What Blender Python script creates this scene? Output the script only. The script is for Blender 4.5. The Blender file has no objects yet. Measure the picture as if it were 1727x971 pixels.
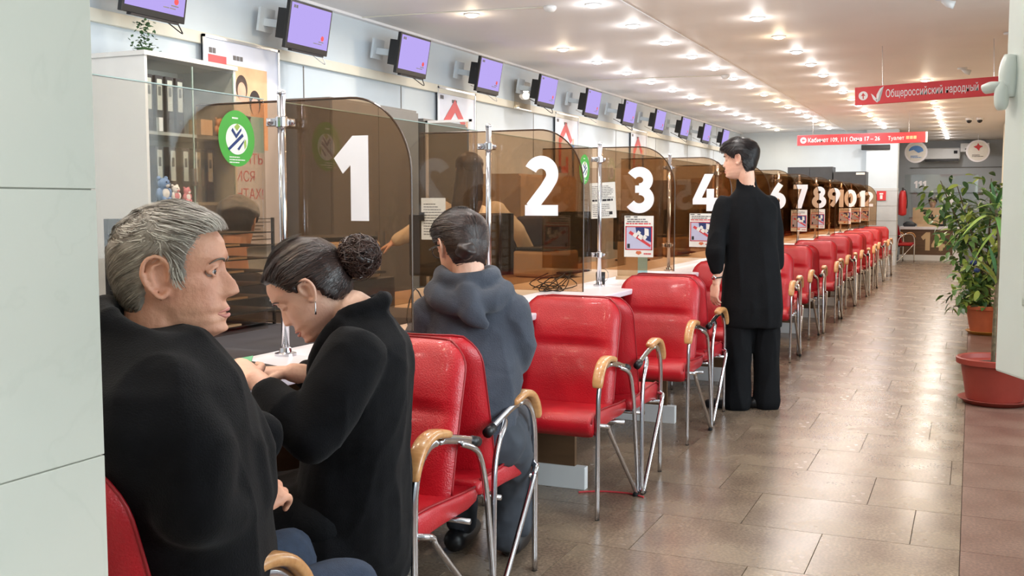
import bpy, bmesh, math, random
from mathutils import Vector, Matrix, noise
from math import sin, cos, pi, radians
random.seed(7)
S = bpy.context.scene
C = bpy.context.collection

# ---------------------------------------------------------------- camera
TH, PH = radians(23.857), radians(4.655)
cd = bpy.data.cameras.new('camera'); cam = bpy.data.objects.new('camera', cd); C.objects.link(cam)
cam.location = (0, 0, 1.25); cam.rotation_euler = (pi/2-PH, 0, TH)
cd.sensor_width = 36; cd.lens = 36*1750/1727; cd.clip_start = .02; cd.clip_end = 100
S.camera = cam
# ---------------------------------------------------------------- light
w = bpy.data.worlds.new('world'); S.world = w; w.use_nodes = True
w.node_tree.nodes['Background'].inputs[0].default_value = (.72, .84, 1, 1)
w.node_tree.nodes['Background'].inputs[1].default_value = 1.0
S.view_settings.view_transform = 'Standard'; S.view_settings.look = 'None'
S.view_settings.exposure = 0.22; S.view_settings.gamma = 1
try: S.view_settings.use_curve_mapping = False
except Exception: pass
LAMP_W = 7.2
def window_light(y, z, sy, sz, watts):
    l = bpy.data.lights.new('daylight', 'AREA'); l.shape = 'RECTANGLE'; l.size = sz; l.size_y = sy
    l.energy = watts; l.color = (.86, .93, 1)
    o = bpy.data.objects.new('daylight', l); o.location = (1.75, y, z); o.rotation_euler = (0, radians(90), 0)
    C.objects.link(o)
window_light(1.9, 1.6, 2.6, 1.6, 150)
window_light(6.2, 1.6, 2.6, 1.6, 100)

# ---------------------------------------------------------------- materials
def lin(c):
    c = c/255
    return c/12.92 if c <= .04045 else ((c+.055)/1.055)**2.4
def rgb(r, g, b): return (lin(r), lin(g), lin(b), 1)
def mat(name, col, rough=.5, metal=0, var=0, scale=8, bump=0, bscale=60, col2=None, coat=0, stretch=None, spec=None, sheen=0, detail=4, emit=0):
    m = bpy.data.materials.new(name); m.use_nodes = True
    n, l = m.node_tree.nodes, m.node_tree.links; b = n['Principled BSDF']
    b.inputs['Base Color'].default_value = col; b.inputs['Roughness'].default_value = rough; b.inputs['Metallic'].default_value = metal
    if coat: b.inputs['Coat Weight'].default_value = coat; b.inputs['Coat Roughness'].default_value = .12
    if spec is not None: b.inputs['Specular IOR Level'].default_value = spec
    if sheen: b.inputs['Sheen Weight'].default_value = sheen
    if emit:
        b.inputs['Emission Color'].default_value = col; b.inputs['Emission Strength'].default_value = emit
    tc = n.new('ShaderNodeTexCoord'); vec = tc.outputs['Object']
    if stretch:
        mp = n.new('ShaderNodeMapping'); mp.inputs['Scale'].default_value = stretch; l.new(vec, mp.inputs[0]); vec = mp.outputs[0]
    if var or col2:
        t = n.new('ShaderNodeTexNoise'); t.inputs['Scale'].default_value = scale; t.inputs['Detail'].default_value = detail; l.new(vec, t.inputs[0])
        r = n.new('ShaderNodeValToRGB'); l.new(t.outputs[0], r.inputs[0])
        r.color_ramp.elements[0].position = .35; r.color_ramp.elements[1].position = .65
        if col2: a, c = col, col2
        else: a = tuple(x*(1-var) for x in col[:3])+(1,); c = tuple(min(1, x*(1+var)) for x in col[:3])+(1,)
        r.color_ramp.elements[0].color = a; r.color_ramp.elements[1].color = c
        l.new(r.outputs[0], b.inputs['Base Color'])
    if bump:
        t = n.new('ShaderNodeTexNoise'); t.inputs['Scale'].default_value = bscale; t.inputs['Detail'].default_value = 3; l.new(vec, t.inputs[0])
        u = n.new('ShaderNodeBump'); u.inputs['Strength'].default_value = bump; u.inputs['Distance'].default_value = .01
        l.new(t.outputs[0], u.inputs['Height']); l.new(u.outputs[0], b.inputs['Normal'])
    return m
def glass(name, T, refl=1.0, rough=.02):
    m = bpy.data.materials.new(name); m.use_nodes = True
    n, l = m.node_tree.nodes, m.node_tree.links; n.clear()
    o = n.new('ShaderNodeOutputMaterial'); mx = n.new('ShaderNodeMixShader')
    t = n.new('ShaderNodeBsdfTransparent'); t.inputs[0].default_value = tuple(math.sqrt(x) for x in T)+(1,)
    g = n.new('ShaderNodeBsdfGlossy'); g.inputs['Roughness'].default_value = rough; g.inputs['Color'].default_value = (refl, refl, refl, 1)
    f = n.new('ShaderNodeLayerWeight'); f.inputs[0].default_value = .5
    p5 = n.new('ShaderNodeMath'); p5.operation = 'POWER'; p5.inputs[1].default_value = 4.5; l.new(f.outputs['Facing'], p5.inputs[0])
    ma = n.new('ShaderNodeMath'); ma.operation = 'MULTIPLY_ADD'; ma.inputs[1].default_value = .9; ma.inputs[2].default_value = .045; l.new(p5.outputs[0], ma.inputs[0])
    l.new(ma.outputs[0], mx.inputs[0]); l.new(t.outputs[0], mx.inputs[1]); l.new(g.outputs[0], mx.inputs[2]); l.new(mx.outputs[0], o.inputs[0])
    return m
def emis(name, col, s):
    m = bpy.data.materials.new(name); m.use_nodes = True
    n, l = m.node_tree.nodes, m.node_tree.links; n.clear()
    o = n.new('ShaderNodeOutputMaterial'); e = n.new('ShaderNodeEmission'); e.inputs[0].default_value = col; e.inputs[1].default_value = s
    l.new(e.outputs[0], o.inputs[0]); return m
M = {}
M['wall'] = mat('wall_paint', rgb(204, 216, 226), .6, var=.03, scale=2)
M['cream'] = mat('cream_paint', rgb(236, 224, 196), .6, var=.03, scale=2)
M['ceil'] = mat('ceiling_paint', rgb(240, 240, 244), .55, var=.02, scale=1)
M['ceil2'] = mat('ceiling_panel_paint', rgb(238, 230, 224), .5, var=.03, scale=1)
M['white'] = mat('white_laminate', rgb(228, 229, 230), .35, var=.02)
M['lilacwhite'] = mat('white_counter', rgb(228, 226, 234), .3, var=.02)
M['pvc'] = mat('white_gloss_paint', rgb(226, 232, 224), .3, var=.02, coat=.3)
M['trim'] = mat('beige_trunking', rgb(222, 220, 208), .5, var=.02)
M['grey'] = mat('grey_laminate', rgb(112, 110, 108), .5, var=.05)
M['dgrey'] = mat('dark_grey_cabinet', rgb(58, 62, 68), .5, var=.08)
M['greywall'] = mat('grey_wall_paint', rgb(184, 190, 196), .6, var=.04, scale=2)
M['red'] = mat('red_leather', rgb(178, 18, 32), .34, var=.10, scale=5, bump=.25, bscale=220, coat=.15)
M['redd'] = mat('red_piping', rgb(140, 14, 24), .45, var=.1)
M['chrome'] = mat('chrome', rgb(205, 205, 210), .16, 1, bump=.02, bscale=15)
M['wood'] = mat('beech_wood', rgb(200, 148, 96), .30, col2=rgb(182, 126, 76), scale=14, stretch=(1, 6, 6), coat=.4)
M['brownpan'] = mat('brown_laminate', rgb(96, 70, 48), .4, var=.12, scale=5, stretch=(1, 1, 6))
M['brown'] = glass('brown_acrylic', (.64, .44, .28))
M['clear'] = glass('grey_clear_glass', (.72, .67, .60), .33)
M['cabglass'] = glass('cabinet_glass', (.82, .86, .84))
M['edge'] = mat('glass_edge', rgb(70, 52, 38), .25, var=.1)
M['edgeg'] = mat('clear_glass_edge', rgb(150, 168, 160), .25, var=.1)
M['black'] = mat('black_plastic', rgb(22, 22, 25), .4, var=.1)
M['rubber'] = mat('black_rubber', rgb(26, 26, 28), .8, var=.1)
M['numw'] = mat('white_vinyl', rgb(235, 234, 240), .5, var=.01)
M['numt'] = mat('tan_vinyl', rgb(205, 178, 140), .5, var=.02)
M['paper'] = mat('white_paper', rgb(226, 224, 218), .7, var=.03, scale=20)
M['ink'] = mat('grey_ink', rgb(110, 108, 110), .7, var=.05)
M['inkd'] = mat('black_ink', rgb(40, 38, 42), .7, var=.05)
M['redink'] = mat('red_print', rgb(200, 60, 66), .6, var=.05)
M['redsign'] = mat('red_sign', rgb(214, 60, 68), .4, var=.03)
M['green'] = mat('green_print', rgb(70, 160, 62), .5, var=.04)
M['blueprint'] = mat('blue_print', rgb(90, 140, 205), .5, var=.08)
M['navy'] = mat('navy_print', rgb(36, 56, 110), .5, var=.08)
M['peach'] = mat('peach_print', rgb(238, 190, 150), .6, var=.08)
M['screen'] = emis('lilac_screen', rgb(186, 168, 240), .9)
M['black_coat'] = mat('black_wool', rgb(11, 11, 14), .95, var=.25, scale=30, bump=.22, bscale=300, sheen=.05, spec=.15)
M['black_cloth'] = mat('black_cotton', rgb(15, 16, 19), .9, var=.15, scale=10, bump=.2, bscale=200, spec=.2)
M['hoodie'] = mat('charcoal_fleece', rgb(66, 70, 80), .95, var=.08, scale=14, bump=.35, bscale=260, sheen=.15, spec=.15)
M['jeans'] = mat('blue_denim', rgb(38, 50, 70), .85, var=.12, scale=60, bump=.3, bscale=400)
M['greypants'] = mat('grey_trousers', rgb(60, 64, 72), .9, var=.1, scale=20)
M['yellow'] = mat('pale_yellow_knit', rgb(228, 214, 190), .85, var=.06, scale=18, bump=.3)
M['whitecloth'] = mat('cream_shirt', rgb(232, 214, 204), .85, var=.04)
M['darkcloth'] = mat('dark_jacket', rgb(44, 40, 46), .9, var=.1)
M['purplechair'] = mat('dark_office_fabric', rgb(62, 54, 66), .8, var=.1)
def skinmat(name, a, b, stub=None):
    m = mat(name, a, .52, col2=b, scale=16, bump=.12, bscale=160)
    p = m.node_tree.nodes['Principled BSDF']
    p.inputs['Subsurface Weight'].default_value = .08; p.inputs['Subsurface Radius'].default_value = (.01, .004, .002)
    return m
M['skin'] = skinmat('skin_ruddy', rgb(216, 162, 134), rgb(204, 144, 118))
M['skin2'] = skinmat('skin_pale', rgb(232, 188, 164), rgb(222, 172, 150))
M['lip'] = mat('lips', rgb(204, 134, 122), .45, var=.06)
M['eyew'] = mat('eye_white', rgb(176, 164, 158), .2, var=.02)
M['iris'] = mat('iris', rgb(60, 62, 66), .15, var=.1)
M['hairg'] = mat('grey_hair', rgb(142, 134, 124), .5, var=.2, scale=40)
M['hairg2'] = mat('light_grey_hair', rgb(190, 184, 172), .45, var=.15, scale=40)
M['haird'] = mat('dark_grey_hair', rgb(104, 92, 80), .5, var=.2, scale=40)
M['hairb'] = mat('dark_brown_hair', rgb(40, 28, 26), .42, var=.25, scale=50)
M['hairb2'] = mat('brown_hair', rgb(66, 46, 40), .4, var=.25, scale=50)
M['hairk'] = mat('black_hair', rgb(26, 22, 24), .42, var=.2, scale=50)
M['terra'] = mat('terracotta_plastic', rgb(144, 56, 44), .5, var=.1, scale=6)
M['terra2'] = mat('orange_terracotta', rgb(186, 98, 62), .55, var=.1, scale=6)
M['yellowplastic'] = mat('ochre_plastic', rgb(176, 122, 44), .5, var=.1)
M['clerktop'] = mat('tan_desk_laminate', rgb(176, 146, 112), .4, var=.05); M['soil'] = mat('potting_soil', rgb(60, 42, 32), .95, var=.3, scale=50, bump=.6)
M['bark'] = mat('grey_bark', rgb(96, 84, 62), .85, var=.25, scale=40, bump=.5)
M['leaf'] = mat('green_leaf', rgb(92, 128, 66), .42, var=.25, scale=6)
M['leafy'] = mat('light_green_leaf', rgb(156, 178, 84), .42, var=.2, scale=6)
M['leafd'] = mat('dark_green_leaf', rgb(56, 92, 54), .4, var=.25, scale=6)
M['folder'] = mat('green_paper', rgb(96, 176, 130), .6, var=.04)
M['cardboard'] = mat('tan_plastic', rgb(196, 170, 138), .5, var=.06)
M['binder'] = mat('dark_binder', rgb(62, 58, 66), .5, var=.1)
M['exting'] = mat('extinguisher_red', rgb(176, 30, 36), .35, var=.06)
M['lightblue'] = mat('light_blue_card', rgb(160, 208, 220), .5, var=.04)
M['camblue'] = mat('bluetoy', rgb(110, 136, 176), .8, var=.1)
M['toywhite'] = mat('plush_white', rgb(222, 218, 214), .9, var=.08, bump=.4)
M['pinktoy'] = mat('plush_pink', rgb(196, 118, 128), .9, var=.08)

def marble_mat():
    m = mat('white_marble', rgb(208, 210, 198), .32, col2=rgb(215, 214, 202), scale=3, coat=.15)
    n, l = m.node_tree.nodes, m.node_tree.links; b = n['Principled BSDF']
    tc = n.new('ShaderNodeTexCoord'); t = n.new('ShaderNodeTexNoise'); t.inputs['Scale'].default_value = 2.2; t.inputs['Detail'].default_value = 9; t.inputs['Distortion'].default_value = 1.6
    l.new(tc.outputs['Object'], t.inputs[0])
    r = n.new('ShaderNodeValToRGB'); e = r.color_ramp.elements; e[0].position = .49; e[0].color = (0, 0, 0, 1); e[1].position = .52; e[1].color = (0, 0, 0, 1)
    k = r.color_ramp.elements.new(.503); k.color = (.12, .12, .12, 1)
    l.new(t.outputs[0], r.inputs[0]); mx = n.new('ShaderNodeMixRGB'); mx.inputs[2].default_value = rgb(182, 186, 172)
    old = b.inputs['Base Color'].links[0].from_socket
    l.new(r.outputs[0], mx.inputs[0]); l.new(old, mx.inputs[1]); l.new(mx.outputs[0], b.inputs['Base Color'])
    return m
M['bookwhite'] = mat('bookcase_white', rgb(206, 205, 202), .45, var=.02); M['marble'] = marble_mat(); M['marblejoint'] = mat('marble_joint', rgb(150, 150, 138), .7, var=.1)
def floor_mat(name, a, b, rough):
    m = mat(name, a, rough, col2=b, scale=3.2, detail=8, spec=.5)
    n, l = m.node_tree.nodes, m.node_tree.links; p = n['Principled BSDF']
    tc = n.new('ShaderNodeTexCoord'); t = n.new('ShaderNodeTexNoise'); t.inputs['Scale'].default_value = 90; t.inputs['Detail'].default_value = 4
    l.new(tc.outputs['Object'], t.inputs[0]); r = n.new('ShaderNodeValToRGB'); r.color_ramp.elements[0].position = .4; r.color_ramp.elements[1].position = .62
    r.color_ramp.elements[0].color = (.72, .72, .72, 1); r.color_ramp.elements[1].color = (1.12, 1.08, 1.04, 1); l.new(t.outputs[0], r.inputs[0])
    mx = n.new('ShaderNodeMixRGB'); mx.blend_type = 'MULTIPLY'; mx.inputs[0].default_value = 1
    oi = n.new('ShaderNodeObjectInfo'); mr = n.new('ShaderNodeMapRange'); mr.inputs[3].default_value = .94; mr.inputs[4].default_value = 1.05
    l.new(oi.outputs['Random'], mr.inputs[0]); m2 = n.new('ShaderNodeMixRGB'); m2.blend_type = 'MULTIPLY'; m2.inputs[0].default_value = 1
    old = p.inputs['Base Color'].links[0].from_socket
    l.new(old, mx.inputs[1]); l.new(r.outputs[0], mx.inputs[2]); l.new(mx.outputs[0], m2.inputs[1]); l.new(mr.outputs[0], m2.inputs[2]); l.new(m2.outputs[0], p.inputs['Base Color'])
    t3 = n.new('ShaderNodeTexNoise'); t3.inputs['Scale'].default_value = 2.5; t3.inputs['Detail'].default_value = 5; l.new(tc.outputs['Object'], t3.inputs[0])
    r3 = n.new('ShaderNodeMapRange'); r3.inputs[3].default_value = rough-.06; r3.inputs[4].default_value = rough+.1; l.new(t3.outputs[0], r3.inputs[0]); l.new(r3.outputs[0], p.inputs['Roughness'])
    return m
M['floor'] = floor_mat('polished_granite', rgb(118, 101, 88), rgb(143, 126, 108), .24)
M['floorr'] = floor_mat('red_granite', rgb(112, 82, 72), rgb(132, 104, 92), .34)
M['grout'] = mat('floor_joint', rgb(112, 98, 86), .7, var=.1)

# ---------------------------------------------------------------- helpers
def shade(me, sm=True):
    for p in me.polygons: p.use_smooth = sm
def obj(name, bm, m, parent=None, smooth=False, bevel=0, loc=None):
    if isinstance(bm, bmesh.types.BMesh):
        me = bpy.data.meshes.new(name); bm.normal_update(); bm.to_mesh(me); bm.free()
    else: me = bm
    if m is not None:
        for k in (m if isinstance(m, (list, tuple)) else [m]): me.materials.append(M[k] if isinstance(k, str) else k)
    if smooth: shade(me)
    o = bpy.data.objects.new(name, me); C.objects.link(o)
    if parent: o.parent = parent
    if loc: o.location = loc
    if bevel:
        b = o.modifiers.new('bevel', 'BEVEL'); b.width = bevel; b.segments = 2; b.limit_method = 'ANGLE'
    return o
def tag(o, label=None, cat=None, group=None, kind=None):
    if label: o['label'] = label
    if cat: o['category'] = cat
    if group: o['group'] = group
    if kind: o['kind'] = kind
    return o
def thing(name, label, cat, loc=(0, 0, 0), rz=0, group=None):
    o = bpy.data.objects.new(name, None); C.objects.link(o); o.location = loc; o.rotation_euler = (0, 0, rz)
    o.empty_display_size = .1
    return tag(o, label, cat, group)
def struct(name, bm, m, **k):
    o = obj(name, bm, m, **k); o['kind'] = 'structure'; return o
def dup(root, loc, rz, label=None, group=None):
    r = root.copy(); C.objects.link(r); r.location = loc; r.rotation_euler = (0, 0, rz)
    if label: r['label'] = label
    if group: r['group'] = group
    def rec(a, b):
        for ch in list(a.children):
            c = ch.copy(); C.objects.link(c); c.parent = b; rec(ch, c)
    rec(root, r); return r
def box(bm, x0, x1, y0, y1, z0, z1, mi=0, mtx=None):
    vs = [bm.verts.new((x, y, z)) for z in (z0, z1) for y in (y0, y1) for x in (x0, x1)]
    if mtx:
        for v in vs: v.co = mtx @ v.co
    for f in ((0, 2, 3, 1), (4, 5, 7, 6), (0, 1, 5, 4), (2, 6, 7, 3), (0, 4, 6, 2), (1, 3, 7, 5)):
        q = bm.faces.new([vs[i] for i in f]); q.material_index = mi
    return vs
def B(*a, **k):
    bm = bmesh.new(); box(bm, *a, **k); return bm
def cr(pts, n):
    """catmull-rom resample of tuples (any length)"""
    P = [tuple(p) for p in pts]
    if n <= 1: return P
    Q = [P[0]]+P+[P[-1]]; out = []
    for i in range(1, len(Q)-2):
        for k in range(n):
            t = k/n; a, b, c, d = Q[i-1], Q[i], Q[i+1], Q[i+2]
            out.append(tuple(.5*((2*b[j])+(-a[j]+c[j])*t+(2*a[j]-5*b[j]+4*c[j]-d[j])*t*t+(-a[j]+3*b[j]-3*c[j]+d[j])*t**3) for j in range(len(b))))
    out.append(P[-1]); return out
def tube(bm, pts, r, n=10, res=1, flat=1, up=None, cap=True, mi=0):
    """swept tube; r number or per-point list; flat scales the second axis"""
    rs = r if isinstance(r, (list, tuple)) else [r]*len(pts)
    q = cr([tuple(p)+(rr,) for p, rr in zip(pts, rs)], res)
    P = [Vector(p[:3]) for p in q]; R = [p[3] for p in q]
    prev = None; rings = []
    for i, p in enumerate(P):
        t = (P[min(i+1, len(P)-1)]-P[max(i-1, 0)])
        if t.length < 1e-9: t = Vector((0, 0, 1))
        t.normalize()
        if up is not None: a = Vector(up)-t*t.dot(Vector(up))
        elif prev is None:
            a = t.orthogonal()
        else: a = prev-t*prev.dot(t)
        if a.length < 1e-6: a = t.orthogonal()
        a.normalize(); prev = a; b = t.cross(a)
        rings.append([bm.verts.new(p+a*R[i]*cos(2*pi*k/n)+b*R[i]*flat*sin(2*pi*k/n)) for k in range(n)])
    for A, Bq in zip(rings, rings[1:]):
        for k in range(n):
            f = bm.faces.new((A[k], A[(k+1) % n], Bq[(k+1) % n], Bq[k])); f.material_index = mi
    if cap:
        f = bm.faces.new(rings[0][::-1]); f.material_index = mi
        f = bm.faces.new(rings[-1]); f.material_index = mi
def limb(bm, pts, rs, n=14, res=4, flat=1, up=None):
    """closed rounded-end tube for fusing"""
    P = [Vector(p) for p in pts]
    d0 = (P[0]-P[1]).normalized(); d1 = (P[-1]-P[-2]).normalized()
    q = cr([tuple(p)+(r,) for p, r in zip(P, rs)], res)
    head = [tuple(P[0]+d0*rs[0]*s)+(rs[0]*c,) for s, c in ((.97, .22), (.72, .7), (.38, .93))]
    tail = [tuple(P[-1]+d1*rs[-1]*s)+(rs[-1]*c,) for s, c in ((.38, .93), (.72, .7), (.97, .22))]
    q = head+q+tail
    tube(bm, [a[:3] for a in q], [a[3] for a in q], n=n, flat=flat, up=up)
def loft(bm, secs, n=24):
    """secs: (centre, right-vector*halfwidth, fwd-vector*halfdepth); closed ends"""
    rings = []
    for c, a, b in secs:
        c, a, b = Vector(c), Vector(a), Vector(b)
        ring = []
        for k in range(n):
            t = 2*pi*k/n; cx, sx = cos(t), sin(t)
            ex = .85
            ring.append(bm.verts.new(c+a*math.copysign(abs(cx)**ex, cx)+b*math.copysign(abs(sx)**ex, sx)))
        rings.append(ring)
    for A, Bq in zip(rings, rings[1:]):
        for k in range(n): bm.faces.new((A[k], A[(k+1) % n], Bq[(k+1) % n], Bq[k]))
    bm.faces.new(rings[0][::-1]); bm.faces.new(rings[-1])
def lathe(bm, prof, n=24, c=(0, 0), mi=0):
    rings = []
    for r, z in prof: rings.append([bm.verts.new((c[0]+r*cos(2*pi*k/n), c[1]+r*sin(2*pi*k/n), z)) for k in range(n)])
    for A, Bq in zip(rings, rings[1:]):
        for k in range(n):
            f = bm.faces.new((A[k], A[(k+1) % n], Bq[(k+1) % n], Bq[k])); f.material_index = mi
    bm.faces.new(rings[0][::-1]).material_index = mi; bm.faces.new(rings[-1]).material_index = mi
def ball(bm, c, r, n=12, sc=(1, 1, 1), mtx=None):
    a = bmesh.ops.create_uvsphere(bm, u_segments=n, v_segments=max(6, n*2//3), radius=r)
    for v in a['verts']:
        v.co = Vector((v.co.x*sc[0], v.co.y*sc[1], v.co.z*sc[2]))
        if mtx: v.co = mtx @ v.co
        v.co += Vector(c)
def fuse(name, bm, voxel, smooth, m, parent, fn=None, sm2=0):
    """one continuous surface out of overlapping closed shapes"""
    bmesh.ops.recalc_face_normals(bm, faces=bm.faces)
    me = bpy.data.meshes.new('t'); bm.to_mesh(me); bm.free()
    o = bpy.data.objects.new('t', me); C.objects.link(o)
    r = o.modifiers.new('r', 'REMESH'); r.mode = 'VOXEL'; r.voxel_size = voxel; r.use_smooth_shade = True
    if smooth:
        s = o.modifiers.new('s', 'SMOOTH'); s.iterations = smooth; s.factor = .5
    dg = bpy.context.evaluated_depsgraph_get()
    nm = bpy.data.meshes.new_from_object(o.evaluated_get(dg)); bpy.data.objects.remove(o); bpy.data.meshes.remove(me)
    if fn:
        cos_ = [v.co.copy() for v in nm.vertices]; nos = [v.normal.copy() for v in nm.vertices]
        for v, c, nn in zip(nm.vertices, cos_, nos): v.co = c+nn*fn(c, nn)
        nm.update()
    nm.name = name; nm.materials.clear(); nm.materials.append(M[m]); shade(nm)
    q = bpy.data.objects.new(name, nm); C.objects.link(q); q.parent = parent
    return q
def folds(amp, sx, sy, sz, seed=0):
    def f(c, n):
        p = Vector((c.x*sx+seed, c.y*sy, c.z*sz))
        a = noise.noise(p); b = noise.noise(p*2.3+Vector((5, 5, 5)))
        return amp*(1-2*abs(a)**.7+.35*b)-amp*.4
    return f
def text(name, body, size, m, parent, loc, rot, ext=.001, off=0, ax='LEFT', fit=0):
    cu = bpy.data.curves.new('t', 'FONT'); cu.body = body; cu.size = size; cu.extrude = ext; cu.offset = off; cu.align_x = ax; cu.resolution_u = 3
    o = bpy.data.objects.new('t', cu); C.objects.link(o)
    dg = bpy.context.evaluated_depsgraph_get(); me = bpy.data.meshes.new_from_object(o.evaluated_get(dg)); bpy.data.objects.remove(o)
    me.name = name; me.materials.clear()
    if fit:
        wd_ = max(v.co.x for v in me.vertices)
        for v in me.vertices: v.co.x *= fit/wd_
    q = obj(name, me, m, parent); q.location = loc; q.rotation_euler = rot; return q
ORD = ['first', 'second', 'third', 'fourth', 'fifth', 'sixth', 'seventh', 'eighth', 'ninth', 'tenth', 'eleventh', 'twelfth', 'thirteenth', 'fourteenth', 'fifteenth', 'sixteenth', 'seventeenth', 'eighteenth', 'nineteenth', 'twentieth', 'twenty-first', 'twenty-second']
# stroke-built digits, unit height; returns bmesh in XZ plane facing -Y
def stroke(bm, pts, wd, t, closed=False, mi=0):
    P = [Vector((p[0], p[1])) for p in pts]; L, Rr = [], []; N = len(P)
    for i, p in enumerate(P):
        if closed: d = P[(i+1) % N]-P[(i-1) % N]
        else: d = P[min(i+1, N-1)]-P[max(i-1, 0)]
        d.normalize(); nn = Vector((-d.y, d.x))*wd/2
        L.append([bm.verts.new((p.x+nn.x, y, p.y+nn.y)) for y in (-t/2, t/2)]); Rr.append([bm.verts.new((p.x-nn.x, y, p.y-nn.y)) for y in (-t/2, t/2)])
    rng = range(N) if closed else range(N-1)
    for i in rng:
        j = (i+1) % N
        bm.faces.new((L[i][0], Rr[i][0], Rr[j][0], L[j][0])); bm.faces.new((L[i][1], L[j][1], Rr[j][1], Rr[i][1]))
        bm.faces.new((L[i][0], L[j][0], L[j][1], L[i][1])); bm.faces.new((Rr[i][0], Rr[i][1], Rr[j][1], Rr[j][0]))
    if not closed:
        bm.faces.new((L[0][0], L[0][1], Rr[0][1], Rr[0][0])); bm.faces.new((L[-1][0], Rr[-1][0], Rr[-1][1], L[-1][1]))
def poly(bm, pts, t):
    a = [bm.verts.new((x, -t/2, z)) for x, z in pts]; b = [bm.verts.new((x, t/2, z)) for x, z in pts]
    n = len(a); bm.faces.new(a); bm.faces.new(b[::-1])
    for i in range(n): bm.faces.new((a[i], b[i], b[(i+1) % n], a[(i+1) % n]))
def arc(cx, cz, rx, rz, a0, a1, n=20): return [(cx+rx*cos(radians(a0+(a1-a0)*i/n)), cz+rz*sin(radians(a0+(a1-a0)*i/n))) for i in range(n+1)]
def digit(bm, d, x, z, h, t=.003, wd=.2, mirror=False):
    b = bmesh.new(); W_ = wd; lay = [0]
    def poly(bm_, pts, t_):
        n0 = len(bm_.verts); globals()['poly'](bm_, pts, t_); bm_.verts.ensure_lookup_table(); lay[0] += 1
        for v in bm_.verts[n0:]: v.co.y -= .003*lay[0]
    def stroke(bm_, *a, **k_):
        n0 = len(bm_.verts); globals()['stroke'](bm_, *a, **k_); bm_.verts.ensure_lookup_table(); lay[0] += 1
        for v in bm_.verts[n0:]: v.co.y -= .003*lay[0]
    if d == 1: poly(b, [(.33, 1), (.07, .74), (.19, .56), (.30, .66), (.30, 0), (.54, 0), (.54, 1)], t/h)
    if d == 2:
        stroke(b, arc(.31, .695, .205, .205, 155, -25)+[(.40, .46), (.13, .13)], W_, t/h); poly(b, [(.02, 0), (.62, 0), (.62, .18), (.02, .18)], t/h)
    if d == 3:
        stroke(b, arc(.27, .72, .2, .18, 150, -88), W_, t/h); stroke(b, arc(.27, .30, .23, .20, 88, -150), W_, t/h); poly(b, [(.18, .44), (.3, .44), (.3, .60), (.18, .60)], t/h)
    if d == 4: poly(b, [(.34, 1), (.58, 1), (.27, .36), (.40, .36), (.40, .60), (.60, .60), (.60, .36), (.70, .36), (.70, .18), (.60, .18), (.60, 0), (.40, 0), (.40, .18), (.02, .18), (.02, .32)][::-1], t/h)
    if d == 5:
        stroke(b, arc(.27, .32, .22, .22, 115, -150), W_, t/h); poly(b, [(.08, .48), (.27, .52), (.27, 1), (.1, 1)], t/h); poly(b, [(.1, .82), (.56, .82), (.56, 1), (.1, 1)], t/h)
    if d in (6, 9):
        stroke(b, arc(.32, .3, .21, .21, 0, 348, 30), W_, t/h, closed=True)
        stroke(b, [(.14, .38), (.2, .54), (.3, .72), (.44, .93)], W_, t/h)
        if d == 9:
            for v in b.verts: v.co.x = .64-v.co.x; v.co.z = 1-v.co.z
    if d == 7:
        poly(b, [(.02, .82), (.6, .82), (.6, 1), (.02, 1)], t/h); poly(b, [(.36, .85), (.6, .85), (.36, 0), (.13, 0)][::-1], t/h)
    if d == 8:
        stroke(b, arc(.32, .74, .17, .165, 0, 348, 28), W_*.93, t/h, closed=True); stroke(b, arc(.32, .29, .22, .20, 0, 348, 30), W_, t/h, closed=True)
    if d == 0: stroke(b, arc(.34, .5, .24, .4, 0, 350, 34), W_, t/h, closed=True)
    me = bpy.data.meshes.new('d')
    for v in b.verts: v.co = Vector((v.co.x*h+x, v.co.y*h, v.co.z*h+z))
    b.to_mesh(me); b.free(); bm.from_mesh(me); bpy.data.meshes.remove(me)

# ================================================================ SETTING
CZ = 2.75
# floor: slab sheet below, granite tiles on it as pieces
fl = struct('floor', B(-4.7, 1.75, -1.2, 27.1, -.06, -.004), 'grout')
TW, TD = .62, .47
tiles = {}
def tile_mesh(wd, dp, m):
    k = (round(wd, 3), round(dp, 3), m)
    if k not in tiles:
        bm = bmesh.new(); g = .0007; b = .0010
        x0, x1, y0, y1 = -wd/2+g, wd/2-g, -dp/2+g, dp/2-g
        lo = [bm.verts.new(p) for p in ((x0, y0, -.004), (x1, y0, -.004), (x1, y1, -.004), (x0, y1, -.004))]
        hi = [bm.verts.new(p) for p in ((x0+b, y0+b, 0), (x1-b, y0+b, 0), (x1-b, y1-b, 0), (x0+b, y1-b, 0))]
        bm.faces.new(hi)
        for i in range(4): bm.faces.new((lo[i], lo[(i+1) % 4], hi[(i+1) % 4], hi[i]))
        me = bpy.data.meshes.new('floor_tile'); bm.to_mesh(me); bm.free(); me.materials.append(M[m]); tiles[k] = me
    return tiles[k]
ntile = 0
rest = bmesh.new(); restr = bmesh.new()
y = -1.17; row = 0
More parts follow.
